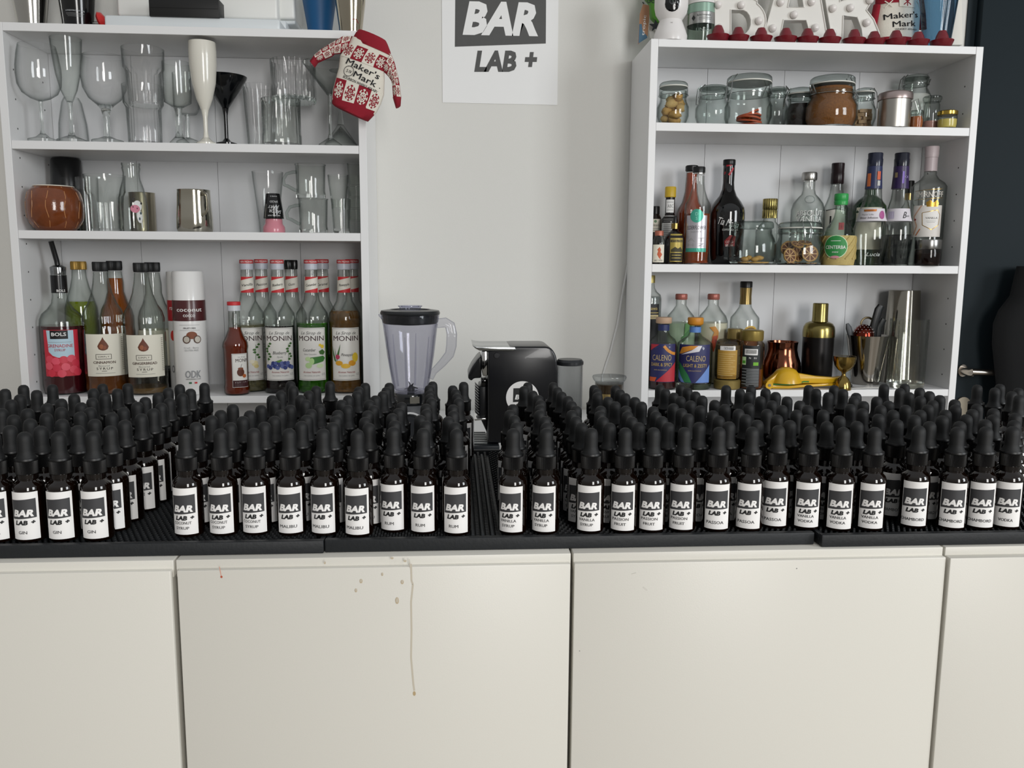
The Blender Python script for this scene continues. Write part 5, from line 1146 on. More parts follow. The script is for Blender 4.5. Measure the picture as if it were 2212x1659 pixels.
v.part([(24, 199), (33, 202), (35.5, 206), (35.5, 217.5), (34, 218.2)], m('#b7a7a4', .3, metal=.9), 'lid', seg=40)
R = 34 * v.s
MB().tube([(R - .002, 0, v.z(222)), (R + .016, -.006, v.z(214)), (R + .030, -.008, v.z(257)), (R + .027, -.002, v.z(258)), (R + .013, .002, v.z(218)), (R - .002, .006, v.z(224))], .0013, seg=7).build('clip', WIRE, v.t)
MB().tube([(R - .001, -.004, v.z(221)), (R + .001, -.004, v.z(233)), (R + .004, -.002, v.z(233)), (R + .004, -.002, v.z(221))], .0012, seg=6).build('latch', WIRE, v.t)
v = jar('tall clip jar half full of white sugar in the right corner', 1975, 2.142, J1, 163, 7, 192, 271, 27, 33, clip_=PI, clear=True)
v.liquid(207, m('#e4e2df', .9), gap=.003, name='filling', bot=.0045)
v = V('spice_jar', 'little jar of orange spice in front of the sugar jar', 'jar', 1979, 258, 2.035, J1, [(14, 240), (14, 250), (14.5, 254), (14.5, 270), (13, 274)], JG, wall=.0015); v.liquid(253, m('#9a5526', .8, var=.3), name='filling'); v.part([(13, 240), (14.5, 241), (14.5, 247), (14, 248)], JL, 'lid')
v = V('spice_jar', 'small tall jar with a little pink salt at the bottom', 'jar', 2012, 245, 2.065, J1, [(14, 222), (16, 228), (16.5, 250), (16.5, 270), (15, 274)], JG, wall=.0015); v.liquid(263, m('#b98a80', .8, var=.2), name='filling'); v.part([(17, 209), (19, 211), (19, 216), (17, 219), (17, 221.5)], JL, 'lid')
v = V('spice_jar', 'tiny jar with shiny gold lid, last on the jar shelf', 'jar', 2046, 262, 2.028, J1, [(19, 250), (20, 254), (20, 270), (18, 274)], JG, wall=.0015); v.liquid(259, m('#c8b65e', .4), name='filling'); v.part([(18, 240), (20.5, 242), (20.5, 249), (19.5, 250)], m('#b79a48', .2, metal=1), 'lid')

# ---------------------------------------------------------------- RIGHT CASE, SPIRITS SHELF
CG = thin('#fcfdfc', '#79847f')
v = V('miniature_bottle', 'tiny amber vial with black cap and cream label in the left corner', 'bottle', 1415, 510, 2.145, J2, [(8, 463), (12, 471), (13, 478), (13, 566), (12, 569)], m('#1c120c', .12)); v.part([(8, 446), (8.5, 448), (8.5, 463)], BLACK); v.label(-12, 12, 474, 502, CREAM, [('c', 0, 479, 3, 3, m('#6b8a6a', .5)), ('t', 'bitters', 0, 487, 5, INK, dict(w=18)), ('r', -9, 494, 9, 495, GREY), ('r', -9, 498, 9, 499, GREY)])
v = V('miniature_bottle', 'tiny clear bottle with copper cap and flame label at the shelf edge', 'bottle', 1423, 535, 2.024, J2, [(9.5, 510), (10, 514), (14, 522), (14.5, 527), (14.5, 567), (13, 571)], CG, wall=.001); v.part([(9, 499), (9.5, 500), (9.5, 509.5)], m('#a86350', .4, metal=.3)); v.label(-14, 13, 529, 567, CREAM, [('p', [(2, 534), (5, 540), (4, 545), (8, 550), (4, 557), (5, 562), (0, 556), (-3, 550), (-1, 543), (-3, 540)], m('#c45a32', .5)), ('t', 'SKY TREE', 0, 563, 3, INK2, dict(w=18))])
v = V('bitters_bottle', 'bitters bottle with yellow cap and oversized paper label', 'bottle', 1446, 490, 2.108, J2, [(10, 427), (10, 461), (11, 466), (17, 474), (18, 480), (18, 566), (17, 570)], m('#120c0a', .15)); v.part([(11, 404), (12, 406), (12, 426), (11, 427)], m('#c9a72c', .4), 'cap'); v.label(-9.5, 9.5, 432, 460, PAPER, [('r', -7, 437, 7, 438, GREY), ('t', 'ABC', 1, 446, 7, GREY, dict(w=13)), ('r', -7, 454, 7, 455, GREY)])
v.label(-19, 19, 467, 566, m('#d5d5d2', .8), [('r', -14, 474 + 4 * q, 14, 475.4 + 4 * q, m('#8d8d8b', .7)) for q in range(10)], name='paper_wrap', extra=.0005)
v = V('dropper_flask', 'dark flask-shaped bottle with thin dropper top and gold label', 'bottle', 1457, 520, 2.030, J2, [(5, 495), (8, 499), (17, 506), (21, 514), (21.5, 520), (21, 566), (20, 571)], m('#120c0c', .1, coat=.3)); v.part([(8, 483), (8, 495)], BRASS, 'collar'); v.part([(3, 467), (4, 469), (4, 483)], BLACK, 'dropper')
gl_ = m('#a8954a', .4, metal=.3); v.label(-9, 20, 506, 566, gl_, [('r', -8, 519, 19, 524, INK), ('t', 'VITALONI', 5.5, 521.5, 3.4, gl_, dict(w=24)), ('p', [(-7, 540), (2, 534), (8, 538), (14, 534), (19, 541), (19, 545), (-7, 545)], m('#3c3820', .6)), ('r', -8, 547, 19, 564, m('#25231c', .6)), ('r', -5, 551, 16, 552.5, gl_), ('r', -5, 557, 16, 558.5, gl_)])
v = V('liqueur_bottle', 'orange liqueur bottle with black cap half hidden behind the elderflower one', 'bottle', 1491, 470, 2.142, J2, [(12, 371), (12.5, 390), (14, 415), (19, 438), (27, 452), (30, 462), (30, 565), (28, 570)], CG, wall=.0013); v.liquid(374, m('#a8431a', .1, tr=.25)); v.part([(12, 358), (14, 360), (14, 369), (12, 371)], BLACK)
v = V('liqueur_bottle', 'elderflower liqueur bottle with silver label and teal seal', 'bottle', 1506, 475, 2.030, J2, [(12, 381), (12.5, 395), (15, 412), (21, 430), (27, 442), (28, 452), (27.5, 540), (26, 562), (27, 568), (25, 572)], CG, wall=.0014)
v.liquid(463, liq('#c0561a', .5)); v.part([(12.5, 361), (13.5, 363), (13.5, 373), (12.5, 374)], BLACK); v.part([(12.7, 374.2), (12.7, 377)], STEEL, 'cap_ring')
tl = m('#4aa892', .3, metal=.3); v.label(-25, 23, 467, 545, m('#bdbac0', .3, metal=.5), [('r', -25, 537, 23, 545, tl), ('t', 'ELDERFLOWER', -1, 493, 8, INK2, dict(w=43)), ('t', 'LIQUEUR', -1, 502, 2.6, GREY, dict(w=22)), ('t', 'A T', -1, 519, 8, m('#9a9799', .4), dict(w=36)), ('t', 'H Z', -1, 530, 6, m('#9a9799', .4), dict(w=36)), ('c', -1, 468, 14, 14.5, tl), ('t', 'D\nS', -1, 464, 6.5, m('#9ad8c8', .3))])
v = V('liqueur_bottle', 'black coffee liqueur bottle with white script and a red ribbon on its neck', 'bottle', 1571, 460, 2.135, J2, [(12.5, 358), (12.5, 375), (12, 395), (13.5, 410), (19, 424), (29, 437), (36, 450), (37.5, 462), (37, 500), (35, 550), (33, 566), (30, 571)], m('#07080a', .06, coat=.6)); v.part([(12.5, 345.5), (13.2, 347), (13.2, 357), (12.7, 358)], BLACK, 'cap')
rd = m('#a81c2c', .4); v.direct([('l', [(-6, 359), (6, 357)], 5, rd), ('l', [(10, 364), (0, 380)], 4.5, rd), ('l', [(-8, 372), (-10, 378)], 3, rd), ('t', 'Tia Maria', 4, 483, 15, PAPER, dict(shear=.25, w=46, rot=.22)), ('t', 'COFFEE LIQUEUR', 8, 498, 4, PAPER, dict(w=34)), ('p', [(-4, 522), (8, 509), (20, 512), (18, 534), (-2, 534)], m('#9a1f26', .5)), ('r', -4, 533, 18, 562, m('#232427', .5)), ('t', 'COLD\nBREW', 7, 524, 5, PAPER, dict(w=16)), ('t', '70cl', 0, 558, 3, GREY)])
v = V('decanter', 'clear bottle with an ornate gold collar behind the ginger jar', 'bottle', 1661, 500, 2.148, J2, [(13, 472), (14, 480), (24, 490), (28, 500), (28, 566), (26, 570)], CG, wall=.0015); v.part([(15, 430), (15.5, 431), (15.5, 452), (14.5, 454), (15.5, 456), (15.5, 472)], m('#a3955c', .2, metal=1), 'gold_collar', rib=(22, .06), seg=88)
v = V('clip_jar', 'round clip jar holding a few dried ginger pieces', 'jar', 1624, 540, 2.045, J2, [(40, 496), (41, 506), (46, 516), (50.5, 530), (50.5, 556), (47, 566), (41, 573)], JG, wall=.0022, base=.004, basemat=SOLID, seg=36); v.part([(36, 479), (41, 480), (43.5, 484), (43.5, 493), (41, 495)], thin('#e3e9e6', '#88948f'), 'lid', seg=36)
for k in range(4): lump(0, v.t.location.x - .022 + .013 * k, v.t.location.y - .012 + .006 * (k % 2), v.t.location.z + .013 + .003 * (k % 2), .011, .008, .0065, GM2, 'dried ginger piece at the bottom of the round clip jar', 'ginger in the round clip jar', seed=20 + k)
v = jar('clip jar crowded with dried orange wheels', 1727, 2.044, J2, 480, 12, 512, 573, 46, 50, clip_=-PI / 2 - .1)
for k, (dx, dy, dz, r, ti, ro) in enumerate(((-.030, -.018, .022, .019, 1.35, .3), (.018, -.024, .027, .020, 1.5, -.1), (-.006, -.004, .026, .020, 1.3, .4), (.030, .004, .040, .017, 1.2, .6), (-.022, .012, .040, .019, 1.5, -.4), (.004, .022, .030, .020, 1.4, .1), (-.010, -.012, .050, .016, .5, .2), (.016, .006, .055, .016, .3, 0))):
    slice_(v.t.location.x + dx, v.t.location.y + dy, v.t.location.z + dz, r, ti, (0, ro), 'brown dried orange wheel in the crowded clip jar', 'dried orange wheels in the crowded clip jar', flesh='#6a3a20', rind='#b58a4c', th=.003)
v = V('vodka_bottle', 'clear round-shouldered vodka bottle with silver cap and white lettering', 'bottle', 1744, 470, 2.145, J2, [(12.5, 392), (12.5, 410), (15, 420), (24, 430), (31, 440), (35, 454), (35, 466), (35, 564), (33, 570)], CG, wall=.0016, base=.006, basemat=SOLID); v.part([(15, 373), (16, 375), (16, 388), (15, 390.5)], m('#b4b2ae', .3, metal=1), 'cap'); v.part([(12.6, 391), (12.6, 393)], STEEL, 'cap_ring')
v.direct([('c', 3, 433, 11, 9, m('#8f9794', .2)), ('c', 3, 433, 9, 7, m('#b7bdba', .2)), ('t', 'ABSOLUT', 5.5, 463.5, 11, m('#4a4c4c', .4), dict(w=58, bold=.01)), ('t', 'VANILIA', 5.5, 476.5, 11, m('#4a4c4c', .4), dict(w=56, bold=.01)), ('t', 'ABSOLUT', 4.5, 462.5, 11, m('#f2f2f0', .4), dict(w=58, bold=.012)), ('t', 'VANILIA', 4.5, 475.5, 11, m('#f2f2f0', .4), dict(w=56, bold=.012))])
v = V('spirit_bottle', 'clear spirit bottle with a black cap behind the handled bottle', 'bottle', 1804, 470, 2.152, J2, [(12.5, 398), (13.5, 410), (16, 425), (21, 440), (25, 450), (25, 460), (25, 565), (23, 570)], CG, wall=.0016); v.part([(13, 353), (13.5, 355), (13, 374), (13.5, 375), (13.5, 397), (12.8, 398)], m('#1c0e12', .3), 'cap'); v.label(-23, 23, 454, 540, m('#d9d6ce', .5), [('t', 'J', -12, 478, 20, INK, dict(w=9)), ('l', [(-22, 456), (0, 453), (22, 456)], 1.5, INK)])
v = V('flask_bottle', 'small handled bottle with green cap, wicker base and round green label', 'bottle', 1813, 500, 2.034, J2, [(11, 444), (11, 458), (13, 470), (19, 482), (26, 492), (31, 502), (32.5, 512), (33, 560), (31, 574)], thin('#eff5f1', '#7c9686'), wall=.0013)
v.part([(13.5, 419), (14.5, 421), (14.5, 432), (13.5, 434), (14.5, 436), (13.5, 443.5)], m('#2e9a4a', .35), 'cap'); v.direct([('r', -2, 482, 9, 498, m('#8f4a4a', .5))])
wk = m('#b8a468', .7, var=.2, bs=200)
v.band(510, 573, wk, 'wicker_sleeve', out=.0022)
for k in range(12):
    pth = []
    for i in range(9):
        z = v.z(560) + (v.z(512) - v.z(560)) * i / 8; R = rat(v.prof, z) + .0028; a = 2 * PI * k / 12 + i * .16; pth.append((R * math.cos(a), R * math.sin(a), z))
    MB().tube(pth, .0018, seg=5).build('wicker_strand', wk, v.t)
gn = m('#2f8a44', .5); v.label(-31, 20, 509, 560, thin('#ffffff', '#ffffff', 0), [('c', -6, 534, 25.5, 25, m('#c9dcb8', .5)), ('c', -6, 534, 24, 23.5, gn), ('t', 'CENTERBA', -6, 535, 7, PAPER, dict(w=42, bold=.02)), ('t', 'mini', -6, 545, 4, PAPER, dict(w=12)), ('r', -16, 521, 4, 522, PAPER), ('c', -6, 556, 9, 3, m('#c98a94', .5))], name='round_label', extra=.0048)
hx = 14 * v.s; MB().tube([(hx + .008 + .0105 * math.cos(a), 0, v.z(463) + .0125 * math.sin(a)) for a in [2 * PI * i / 18 for i in range(18)]], .0026, seg=8, closed=True).build('ring_handle', thin('#dfe9e2', '#6f8678'), v.t)
v = V('green_bottle', 'dark green bottle with cream label behind the white liqueur', 'bottle', 1876, 480, 2.148, J2, [(10, 410), (11, 422), (24, 432), (34, 446), (36, 460), (36, 565), (34, 570)], m('#0c3a18', .08, tr=.2, coat=.3)); v.part([(9, 381), (9.5, 383), (9.5, 392)], m('#3a3424', .4), 'cap'); v.part([(9.6, 392.3), (10, 409)], m('#7a2a18', .4), 'neck_foil'); v.label(-28, 28, 450, 540, CREAM, [('r', -22, 470, 22, 472, DK)])
def liqueur(label, px, Y, hk, lq, its, capc, neck):
    v = V('liqueur_bottle', label, 'bottle', px, 480, Y, J2, [(h * hk, y) for h, y in ((17, 409), (19, 430), (25, 452), (28, 470), (31, 478), (35, 492), (36.5, 506), (36, 520), (34, 540), (31, 558), (30, 572))], CG, wall=.0014)
    if lq: v.liquid(508, lq)
    v.part([(14.5, 331), (15.5, 333), (15, 343), (16, 345), (15.5, 360)], m(capc, .25, coat=.3), 'cap'); v.part([(15.6, 360.3), (16, 380), (17.5, 408.7)], m(neck, .35), 'neck_foil')
    v.band(452, 479, m('#d5d0d6', .5), 'neck_label'); v.direct(its, extra=.0009); return v
f_ = [('r', -14, 376, -6, 404, m('#c46a3a', .5)), ('r', 6, 372, 13, 390, m('#c4552c', .5)), ('r', 7, 392, 13, 403, m('#b8b8b4', .5))]
def neckp(v, its, hw=16.6):
    R = hw * v.s; prints(its, lambda x, y, o: ((R + o) * math.sin(x * v.s / R - v.face), -(R + o) * math.cos(x * v.s / R - v.face), v.z(y)), v.t, 'neck_print', base=.0012)
v = liqueur('tall clear liqueur bottle with navy cap and orange neck foil', 1882, 2.040, 1.0, None, [('p', [(-17, 454), (10, 454), (9, 458.5), (-16, 458.5)], m('#b8713a', .3, metal=.5)), ('t', 'Pure Life', -8, 465, 3.2, GREY, dict(w=24)), ('t', 'Bitter Infusion', -6, 472, 4, DK, dict(w=38, shear=.2)), ('c', 23, 466, 7, 9, m('#a8568c', .5)), ('t', 'Lucia', 8, 550, 8, m('#c9cfcc', .2), dict(shear=.3, w=28))], '#141a30', '#2a3154'); neckp(v, f_)
v = liqueur('tall liqueur bottle with dark liquid and purple neck foil', 1939, 2.060, .9, m('#0a0c14', .08, coat=.4), [('t', 'B', 14, 466, 14, INK2, dict(shear=.3, w=8)), ('t', 'oudier', 21, 468, 4, INK2, dict(w=10)), ('r', -22, 458, -8, 474, m('#b6aec4', .5))], '#121424', '#33244e'); neckp(v, [('r', -12, 374, -6, 385, m('#8a7a5a', .5)), ('r', 3, 372, 7, 398, m('#6a4ab0', .3)), ('t', 'XX', 11, 384, 5, m('#9a86c0', .5))])
v = V('spirit_bottle', 'small bottle with black and gold neck squeezed behind the dark liqueur', 'bottle', 1962, 450, 2.15, J2, [(8, 433), (9, 440), (18, 455), (20, 465), (20, 565), (19, 570)], CG, wall=.0014); v.part([(8.5, 391), (9, 393), (9, 418)], BLACK, 'cap'); v.part([(8.8, 418.3), (8.8, 432.6)], m('#c0a468', .2, metal=1), 'gold_neck')
v = V('vodka_bottle', 'clear vanilla vodka bottle with pinkish white cap and crown label', 'bottle', 2004, 450, 2.084, J2, [(12.5, 371), (13, 379), (19, 388), (30, 396), (35, 404), (35, 412), (34.5, 440), (34, 515), (33.5, 560), (32, 571)], CG, wall=.0015, base=.008, basemat=SOLID)
pk = m('#cdbfc2', .35); v.part([(14, 317), (14.5, 319), (14, 330), (14.5, 332), (13.5, 341)], pk, 'cap'); v.part([(13, 341.3), (13, 370.7)], pk, 'neck_sleeve')
gd = m('#b08a3c', .25, metal=.8); v.direct([('l', [(-30, 415), (30, 411)], .8, gd), ('l', [(-30, 434), (30, 430)], .8, gd), ('t', 'SMIRNOFF', 2, 422.5, 11.5, m('#d9d2c8', .35), dict(w=57, bold=.012))])
v.label(-31, 31, 446, 513, m('#dcd7d0', .5), [('l', [(-12, 446), (-28, 470), (-20, 490), (-26, 508)], 3, m('#c9a48c', .5)), ('p', [(-4, 440), (4, 434), (10, 441), (18, 434), (22, 442), (20, 449), (-2, 449)], gd), ('p', [(-10, 462), (20, 456), (26, 466), (24, 488), (10, 498), (-8, 488)], m('#e8e5e0', .5)), ('l', [(-10, 462), (20, 456), (26, 466), (24, 488), (10, 498), (-8, 488), (-10, 462)], 1.2, gd), ('t', 'VANILLA', 9, 473, 4.2, INK2, dict(w=24, bold=.01)), ('r', -2, 479, 18, 479.6, GREY), ('r', 0, 482, 16, 482.6, GREY), ('c', -24, 476, 2, 2, m('#8a2a30', .5)), ('l', [(-20, 510), (-12, 496)], 2, m('#c07040', .5))])
v = V('glass_jar', 'low dark jar with wide steel lid in front of the vodka bottle', 'jar', 2004, 550, 2.013, J2, [(25, 539), (26, 545), (26, 552), (26, 568), (24, 573)], thin('#c8c2c0', '#6a6462'), wall=.0014); v.liquid(548, m('#3a1512', .3), name='filling'); v.part([(26, 518.5), (26.5, 520), (26.5, 537), (26, 538.5)], m('#8d8c8a', .25, metal=1), 'lid')

# ---------------------------------------------------------------- RIGHT CASE, BOTTOM SHELF
v = V('rum_bottle', 'clear rum bottle with gold cap and black and gold label in the corner', 'bottle', 1403, 700, 2.145, J3, [(8.5, 612), (9.5, 622), (14, 630), (22, 637), (24, 645), (24, 828), (22, 833)], CG, wall=.0016); v.liquid(640, liq('#dfe6e4', .9)); v.part([(9, 595), (9.5, 597), (9.5, 611.5)], m('#a3945a', .3, metal=.6)); v.label(-22, 22, 656, 740, m('#17171a', .5), [('t', 'Koawa', 4, 665, 7, m('#b8a25a', .4), dict(w=26, bold=.01)), ('r', -20, 674, 20, 675.5, m('#b8a25a', .4)), ('r', -20, 679, 20, 688, m('#b8a77a', .4)), ('t', 'DISTILLED', 2, 683.5, 3.6, INK, dict(w=26))])
v = V('tropical_spirit_bottle', 'squat bottle of dark red spirit with wooden stopper and navy and red label', 'bottle', 1432, 760, 2.036, J3, [(12, 700), (12, 716), (15, 724), (25, 732), (29, 740), (30, 748), (30, 825), (28, 836)], CG, wall=.0016); v.liquid(742, m('#2c0a0e', .1, coat=.2)); v.part([(16, 685.5), (17, 687), (17, 697), (16, 698.5), (12, 699)], m('#b89a80', .6), 'stopper'); v.band(701, 714, m('#27305e', .45), 'neck_label')
nv = m('#2a2c5c', .45); v.label(-31, 31, 741, 822, nv, [('p', [(-30, 742), (-8, 742), (-30, 756)], m('#b02c36', .45)), ('l', [(2, 745), (10, 754), (20, 760), (30, 762)], 6, m('#d08a32', .4)), ('p', [(31, 780), (31, 821), (-14, 821), (12, 800)], m('#b8303c', .45)), ('p', [(-31, 812), (-12, 812), (-16, 821), (-31, 821)], m('#cf5a2c', .45)), ('t', 'CALENO', -2, 770, 12, m('#bda77a', .35), dict(w=42)), ('t', 'DARK & SPICY', -2, 784.5, 7, m('#c4a860', .35), dict(w=48, bold=.015)), ('t', 'NON ALCOHOLIC', -4, 796, 2.4, m('#bda77a', .4), dict(w=28))])
v = V('tropical_spirit_bottle', 'squat clear bottle with orange stopper and navy, green and light blue label', 'bottle', 1500, 765, 2.042, J3, [(12, 704), (12, 718), (16, 726), (28, 733), (37, 741), (38.5, 750), (38.5, 826), (35, 839)], CG, wall=.0018, base=.008, basemat=SOLID); v.part([(16, 686), (17, 688), (17, 699), (16, 700.5), (12.5, 703)], m('#c98526', .45), 'stopper'); v.band(706, 718, m('#5a84c4', .45), 'neck_label')
v.label(-37.5, 37.5, 742, 823, nv, [('p', [(-36, 762), (-28, 748), (-8, 744), (10, 744), (2, 750), (-14, 756), (-30, 762)], m('#d08a32', .4)), ('p', [(8, 744), (16, 744), (10, 756), (-6, 759), (-30, 764), (-6, 754)], m('#d9d6dc', .4)), ('p', [(-37, 778), (-24, 790), (-12, 806), (-4, 822), (-22, 822), (-34, 806)], m('#2f7a4a', .45)), ('p', [(-37, 794), (-30, 808), (-20, 822), (-28, 822), (-37, 812)], m('#6d8fce', .45)), ('p', [(37, 784), (37, 822), (4, 822), (20, 806)], m('#6d8fce', .45)), ('t', 'CALENO', 4, 771, 12, m('#bda77a', .35), dict(w=42)), ('t', 'LIGHT & ZESTY', 3, 786, 7, m('#c4a860', .35), dict(w=52, bold=.015)), ('t', 'NON ALCOHOLIC', 2, 797, 2.6, m('#bda77a', .4), dict(w=28))])
FR = m('#c9c6ae', .35)
for lb, px, c1, its in (('frosted pale green bottle with copper cap in the back row', 1469, '#a9bfa2', [('p', [(10, 697), (30, 690), (26, 712), (8, 730)], m('#5f9a52', .45)), ('p', [(2, 728), (18, 710), (24, 716), (6, 738)], m('#3f7a3c', .45))]),
                       ('frosted cream bottle with copper cap and an orange bird', 1538, '#cfcab2', [('p', [(-6, 705), (6, 703), (14, 714), (13, 728), (2, 738), (0, 726), (4, 716)], m('#c98a3a', .45)), ('p', [(2, 724), (12, 722), (10, 740), (4, 758), (-2, 744)], m('#b84a28', .45)), ('p', [(6, 730), (18, 738), (8, 744)], m('#8a2a28', .45))])):
    v = V('frosted_bottle', lb, 'bottle', px, 730, 2.142, J3, [(11.5, 648), (11.5, 660), (18, 670), (28, 682), (32, 694), (32, 826), (30, 834)], CG, wall=.0016); v.liquid(697, m(c1, .4)); v.part([(12, 635), (13, 637), (13, 646), (12, 647.5)], m('#a8655a', .4, metal=.3), 'cap'); v.direct(its)
v = V('rum_bottle', 'angular clear bottle with black cap and gold neck, amber at the bottom', 'bottle', 1607, 730, 2.15, J3, [(12.5, 658), (14, 664), (22, 676), (30, 686), (31, 694), (30, 828), (29, 834)], CG, wall=.0016); v.liquid(716, liq('#a8661c', .5)); v.part([(12, 608), (13, 610), (13, 621.5)], BLACK, 'cap'); v.part([(12.8, 622), (12, 640), (12.8, 657.6)], m('#8a774c', .3, metal=.9), 'gold_neck'); v.direct([('c', 14, 712, 14, 10, m('#c9a23a', .4)), ('c', 14, 713, 11, 8, m('#7a5c20', .5))])
v = V('squeeze_bottle', 'squeeze bottle with gold flip lid just behind the two honey bottles', 'bottle', 1586, 770, 2.09, J3, [(17, 733), (21, 744), (22, 760), (22, 826), (20, 834)], CG, wall=.0012); v.liquid(748, liq('#b06a1c', .4)); v.part([(15, 710), (16.5, 712), (17, 732.5)], m('#8f7c4a', .35, metal=.6), 'flip_lid')
v = V('squeeze_bottle', 'honey bottle standing on its gold lid with mustard label and barcode', 'bottle', 1572, 780, 2.030, J3, [(20, 733.5), (25, 738), (27.5, 750), (27.5, 800), (27, 812), (24, 818)], thin('#e8e5e0', '#86827a'), wall=.0012, z0=P(1572, 818.3, 2.030).z)
zz = v.zs - (H + J3); MB().solid([(26 * v.s, -zz + .0003), (28 * v.s, -zz + .003), (28.5 * v.s, v.z(821)), (26 * v.s, v.z(818.6)), (0, v.z(818.6))], 32).build('flip_lid', m('#8a7844', .4, metal=.5), v.t); v.liquid(745, m('#8c7a58', .25, tr=.2))
v.label(-24, 21, 754, 816, m('#b0893a', .5), [('r', -18, 746, 16, 755, PAPER)] + [('r', -9 + 2.6 * q, 747.5, -7.8 + 2.6 * q, 753.5, INK) for q in range(8)] + [('r', -20, 762 + 4.5 * q, 16 - (q % 3) * 5, 763.3 + 4.5 * q, m('#c9aa66', .5)) for q in range(11)])
v = V('squeeze_bottle', 'syrup squeeze bottle with gold flip lid and dark label with green logos', 'bottle', 1623, 780, 2.030, J3, [(22, 736), (26, 742), (26.5, 760), (26.5, 830), (24, 843)], thin('#efe9e2', '#8f867c'), wall=.0012); v.liquid(796, liq('#b5641c', .5)); v.part([(21, 713), (23.5, 715), (23.5, 732), (22, 735.6)], m('#9a8648', .35, metal=.6), 'flip_lid')
v.label(-21, 19, 745, 834, m('#1d2022', .5), [('r', -15, 752, 13, 765, PAPER)] + [('r', -12.5 + 2.6 * q, 753.5, -11.3 + 2.6 * q, 762, INK) for q in range(9)] + [('r', -20, 769, -11, 786, m('#b9d6a0', .5)), ('r', -19, 777, -12, 783, m('#4a9a2c', .5)), ('r', 4, 780, 15, 787, m('#6fae2c', .5)), ('t', 'N', -3, 771, 4, PAPER), ('t', 'EU', 8, 771, 3.5, PAPER)] + [('r', -19 + (q % 2) * 10, 794 + 3.2 * q, 17, 795.3 + 3.2 * q, m('#8f9294', .5)) for q in range(12)])
v = V('copper_cup', 'polished copper cup with a bulging belly behind the yellow squeezer', 'cup', 1688, 790, 2.125, J3, [(33, 738), (31.5, 745), (31, 755), (34, 768), (39.5, 783), (40.5, 795), (40, 808), (36, 822), (33, 832)], m('#7c4c3a', .13, metal=1), wall=.0012, part='cup_body', seg=40)
v = V('cocktail_shaker', 'black cocktail shaker with brass shoulder and cap', 'shaker', 1767, 745, 2.115, J3, [(32.5, 728), (32.5, 760), (32, 825), (31, 833)], m('#1d1b1b', .3, metal=.6), part='body', seg=40); br_ = m('#8f8350', .24, metal=1)
v.part([(20, 695), (28, 699), (32, 706), (33.3, 714), (33.3, 727.7)], br_, 'shoulder', seg=40); v.part([(14.5, 655), (16, 656.5), (16.3, 690), (17, 694.6)], br_, 'cap', seg=32, dx=1)
# yellow citrus squeezer lying on its side
YQ = 2.028; q = P(1745, 830, YQ); sq = thing('citrus_squeezer', 'yellow hinged citrus squeezer with a green liner lying on the bottom shelf', 'squeezer', (q.x, YQ, H + J3 + .0004))
def yp(x, y): p = P(x, y, YQ); return (p.x - q.x, max(p.z - H - J3, .0003))
ym = m('#d3a51c', .3, coat=.3); gm = m('#1f7a34', .4)
c0 = yp(1698, 826); s_ = sc(1698, 826, YQ)
MB().lathe([(0, c0[1] + 33 * s_), (10 * s_, c0[1] + 32 * s_), (20 * s_, c0[1] + 27 * s_), (28 * s_, c0[1] + 17 * s_), (32 * s_, c0[1] + 4 * s_), (33 * s_, c0[1]), (0, c0[1])], 32, c=(c0[0], .002)).build('upper_bowl', ym, sq)
def arm(pts_, hd, name, mat): return MB().prism([yp(*p_) for p_ in pts_], -hd, hd).build(name, mat, sq, bevel=.0025)
arm([(1652, 824), (1668, 812), (1682, 800), (1690, 812), (1725, 806), (1760, 812), (1800, 815), (1826, 812), (1826, 822), (1790, 827), (1745, 827), (1690, 829), (1660, 829)], .011, 'upper_arm', ym)
arm([(1651, 830), (1700, 832.5), (1745, 829), (1828, 825), (1828, 831), (1745, 835), (1700, 839.5), (1668, 840), (1653, 836)], .011, 'lower_arm', ym)
MB().tube([yp(1664, 829)[0:1] + (-.0115,) + yp(1664, 829)[1:], yp(1700, 830)[0:1] + (-.0118,) + yp(1700, 830)[1:], yp(1722, 827)[0:1] + (-.0115,) + yp(1722, 827)[1:], yp(1732, 823.5)[0:1] + (-.0115,) + yp(1732, 823.5)[1:], yp(1743, 823.5)[0:1] + (-.0115,) + yp(1743, 823.5)[1:]], .0017, seg=6).build('green_liner', gm, sq)
c1 = yp(1658, 831)
MB().tube([(c1[0], -.013, c1[1]), (c1[0], .013, c1[1])], [.0095, .0095], seg=20).build('hinge', ym, sq); MB().tube([(c1[0], -.0145, c1[1]), (c1[0], -.0128, c1[1])], [.0036, .0036], seg=14).build('hinge_pin', STEEL, sq)
# brass jigger
v = V('jigger', 'brass double jigger standing at the shelf edge', 'jigger', 1823, 805, 2.000, J3, [(23.5, 770), (23, 780), (20, 790), (13, 799), (5, 804), (3.6, 808), (5, 813), (11, 818), (15, 826), (17, 836), (17, 843)], BRASS, seg=36, part='body'); MB().lathe([(0, v.z(771.5) - .012), (18 * v.s, v.z(785)), (22.5 * v.s, v.z(770.4)), (23.5 * v.s, v.z(769.8))], 36).build('rim', BRASS, v.t)
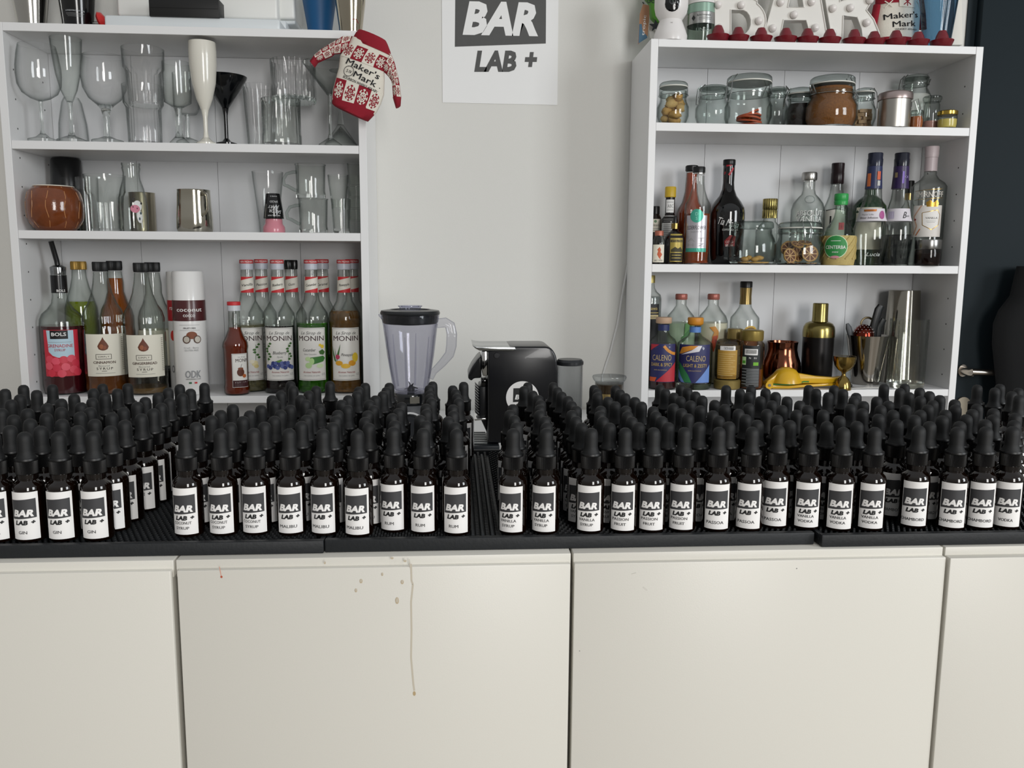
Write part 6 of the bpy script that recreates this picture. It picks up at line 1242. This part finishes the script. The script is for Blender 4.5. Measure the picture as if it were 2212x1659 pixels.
# tin of bar tools
v = V('tool_tin', 'flared steel tin holding bar tools', 'tin', 1872, 770, 2.105, J3, [(44, 724), (43.5, 726), (30, 812), (28, 832)], m('#9f9b94', .1, metal=1), wall=.001, part='tin_body', seg=40)
tx, ty, tz0 = v.t.location; zin = lambda y: P(1872, y, 2.105).z
def wx(x, y): return P(x, y, 2.105).x
o = MB().tube([(wx(1880, 790) - tx, .0, .02), (wx(1884, 705) - tx, -.008, zin(705) - tz0), (wx(1893, 668) - tx, -.012, zin(668) - tz0), (wx(1898, 660) - tx, -.012, zin(660) - tz0)], [.006, .011, .011, .009], seg=10, flat=.7).build('tong_handle', m('#111214', .4)); o.location = (tx, ty, tz0); tag(o, 'black tool handle sticking up tallest from the steel tin', 'tool')
o = MB().tube([(wx(1898, 790) - tx, .012, .02), (wx(1903, 710) - tx, .012, zin(710) - tz0), (wx(1914, 686) - tx, .010, zin(690) - tz0)], [.005, .009, .008], seg=10, flat=.6).build('peeler_handle', m('#131416', .4)); o.location = (tx, ty, tz0); tag(o, 'shorter black handle leaning right in the steel tin', 'tool')
o = MB().tube([(wx(1852, 800) - tx, .0, .018), (wx(1841, 735) - tx, .0, zin(735) - tz0), (wx(1833, 708) - tx, .0, zin(708) - tz0), (wx(1830, 699) - tx, .0, zin(699) - tz0)], [.004, .008, .008, .004], seg=10, flat=.6).build('grey_spatula', m('#3a3d40', .45)); o.location = (tx, ty, tz0); tag(o, 'dark grey rounded spatula at the left rim of the steel tin', 'tool')
stn = thing('strainer', 'copper perforated cocktail strainer resting in the steel tin', 'strainer', (wx(1863, 720), ty - .006, zin(725)))
r_ = 22 * sc(1864, 720, 2.1); prf = [(r_ * math.cos(a), r_ * 1.15 * math.sin(a)) for a in [PI / 2 * i / 6 for i in range(7)]]
MB().lathe([(r, z) for r, z in prf], 32).build('bowl', m('#6a2c22', .15, metal=1), stn)
hb = MB()
for i in range(1, 5):
    a = PI / 2 * i / 6 + .1; n = 20 - 3 * i
    for k in range(n):
        t = 2 * PI * (k + .5 * (i % 2)) / n; hb.sphere((r_ * 1.005 * math.cos(a) * math.cos(t), r_ * 1.005 * math.cos(a) * math.sin(t), r_ * 1.155 * math.sin(a)), .0012, seg=6)
o = hb.build('perforation', m('#c9c4c4', .3), stn); o['kind'] = 'stuff'
MB().tube([(.014 + .0165 * math.cos(a), .012, .030 + .0165 * math.sin(a)) for a in [PI * i / 12 for i in range(-2, 15)]], .0028, seg=8).build('ring_handle', m('#9a8a6a', .35, metal=.8), stn)
v = V('shaker_tin', 'tall steel tin turned upside down behind the glass pitcher', 'shaker', 1947, 730, 2.142, J3, [(31.5, 627), (32, 629), (40, 820), (41, 829)], m('#9d998f', .12, metal=1), part='tin_body', seg=40)
v = V('mixing_glass', 'tall clear mixing glass with lip, rightmost on the bottom shelf', 'glass', 1960, 765, 2.045, J3, [(39, 690), (39, 700), (37.5, 825), (36, 838)], GLASSE, wall=.0024, base=.008, basemat=SOLID, part='glass_body', seg=40)
# fine grater
YGt = 2.03; a = P(1836, 815, YGt); b = P(1916, 838, YGt); gt = thing('fine_grater', 'long fine steel grater lying in front of the tool tin', 'grater', (a.x, YGt, H + J3 + .0004))
L_ = b.x - a.x; MB().box((-.02, -.012, 0), (L_ + .004, .012, .002)).build('blade', STEELB, gt, bevel=.0004, bseg=1)
tb_ = MB(); n = 24
for i in range(n):
    for j in range(5):
        x = L_ * .12 + (L_ * .86) * i / n; y = -.010 + .005 * j; tb_.add([(x, y, .002), (x + .002, y, .002), (x + .001, y + .003, .002), (x + .001, y + .0012, .0042)], [(0, 1, 3), (1, 2, 3), (2, 0, 3)])
o = tb_.build('tooth', STEEL, gt, smooth=False); o['kind'] = 'stuff'
MB().tube([(-.02, 0, .006), (-.004, 0, .006), (.006, 0, .005)], [.006, .006, .004], seg=10).build('handle', BLACK, gt)
gt.rotation_euler = (0, 0, .12)
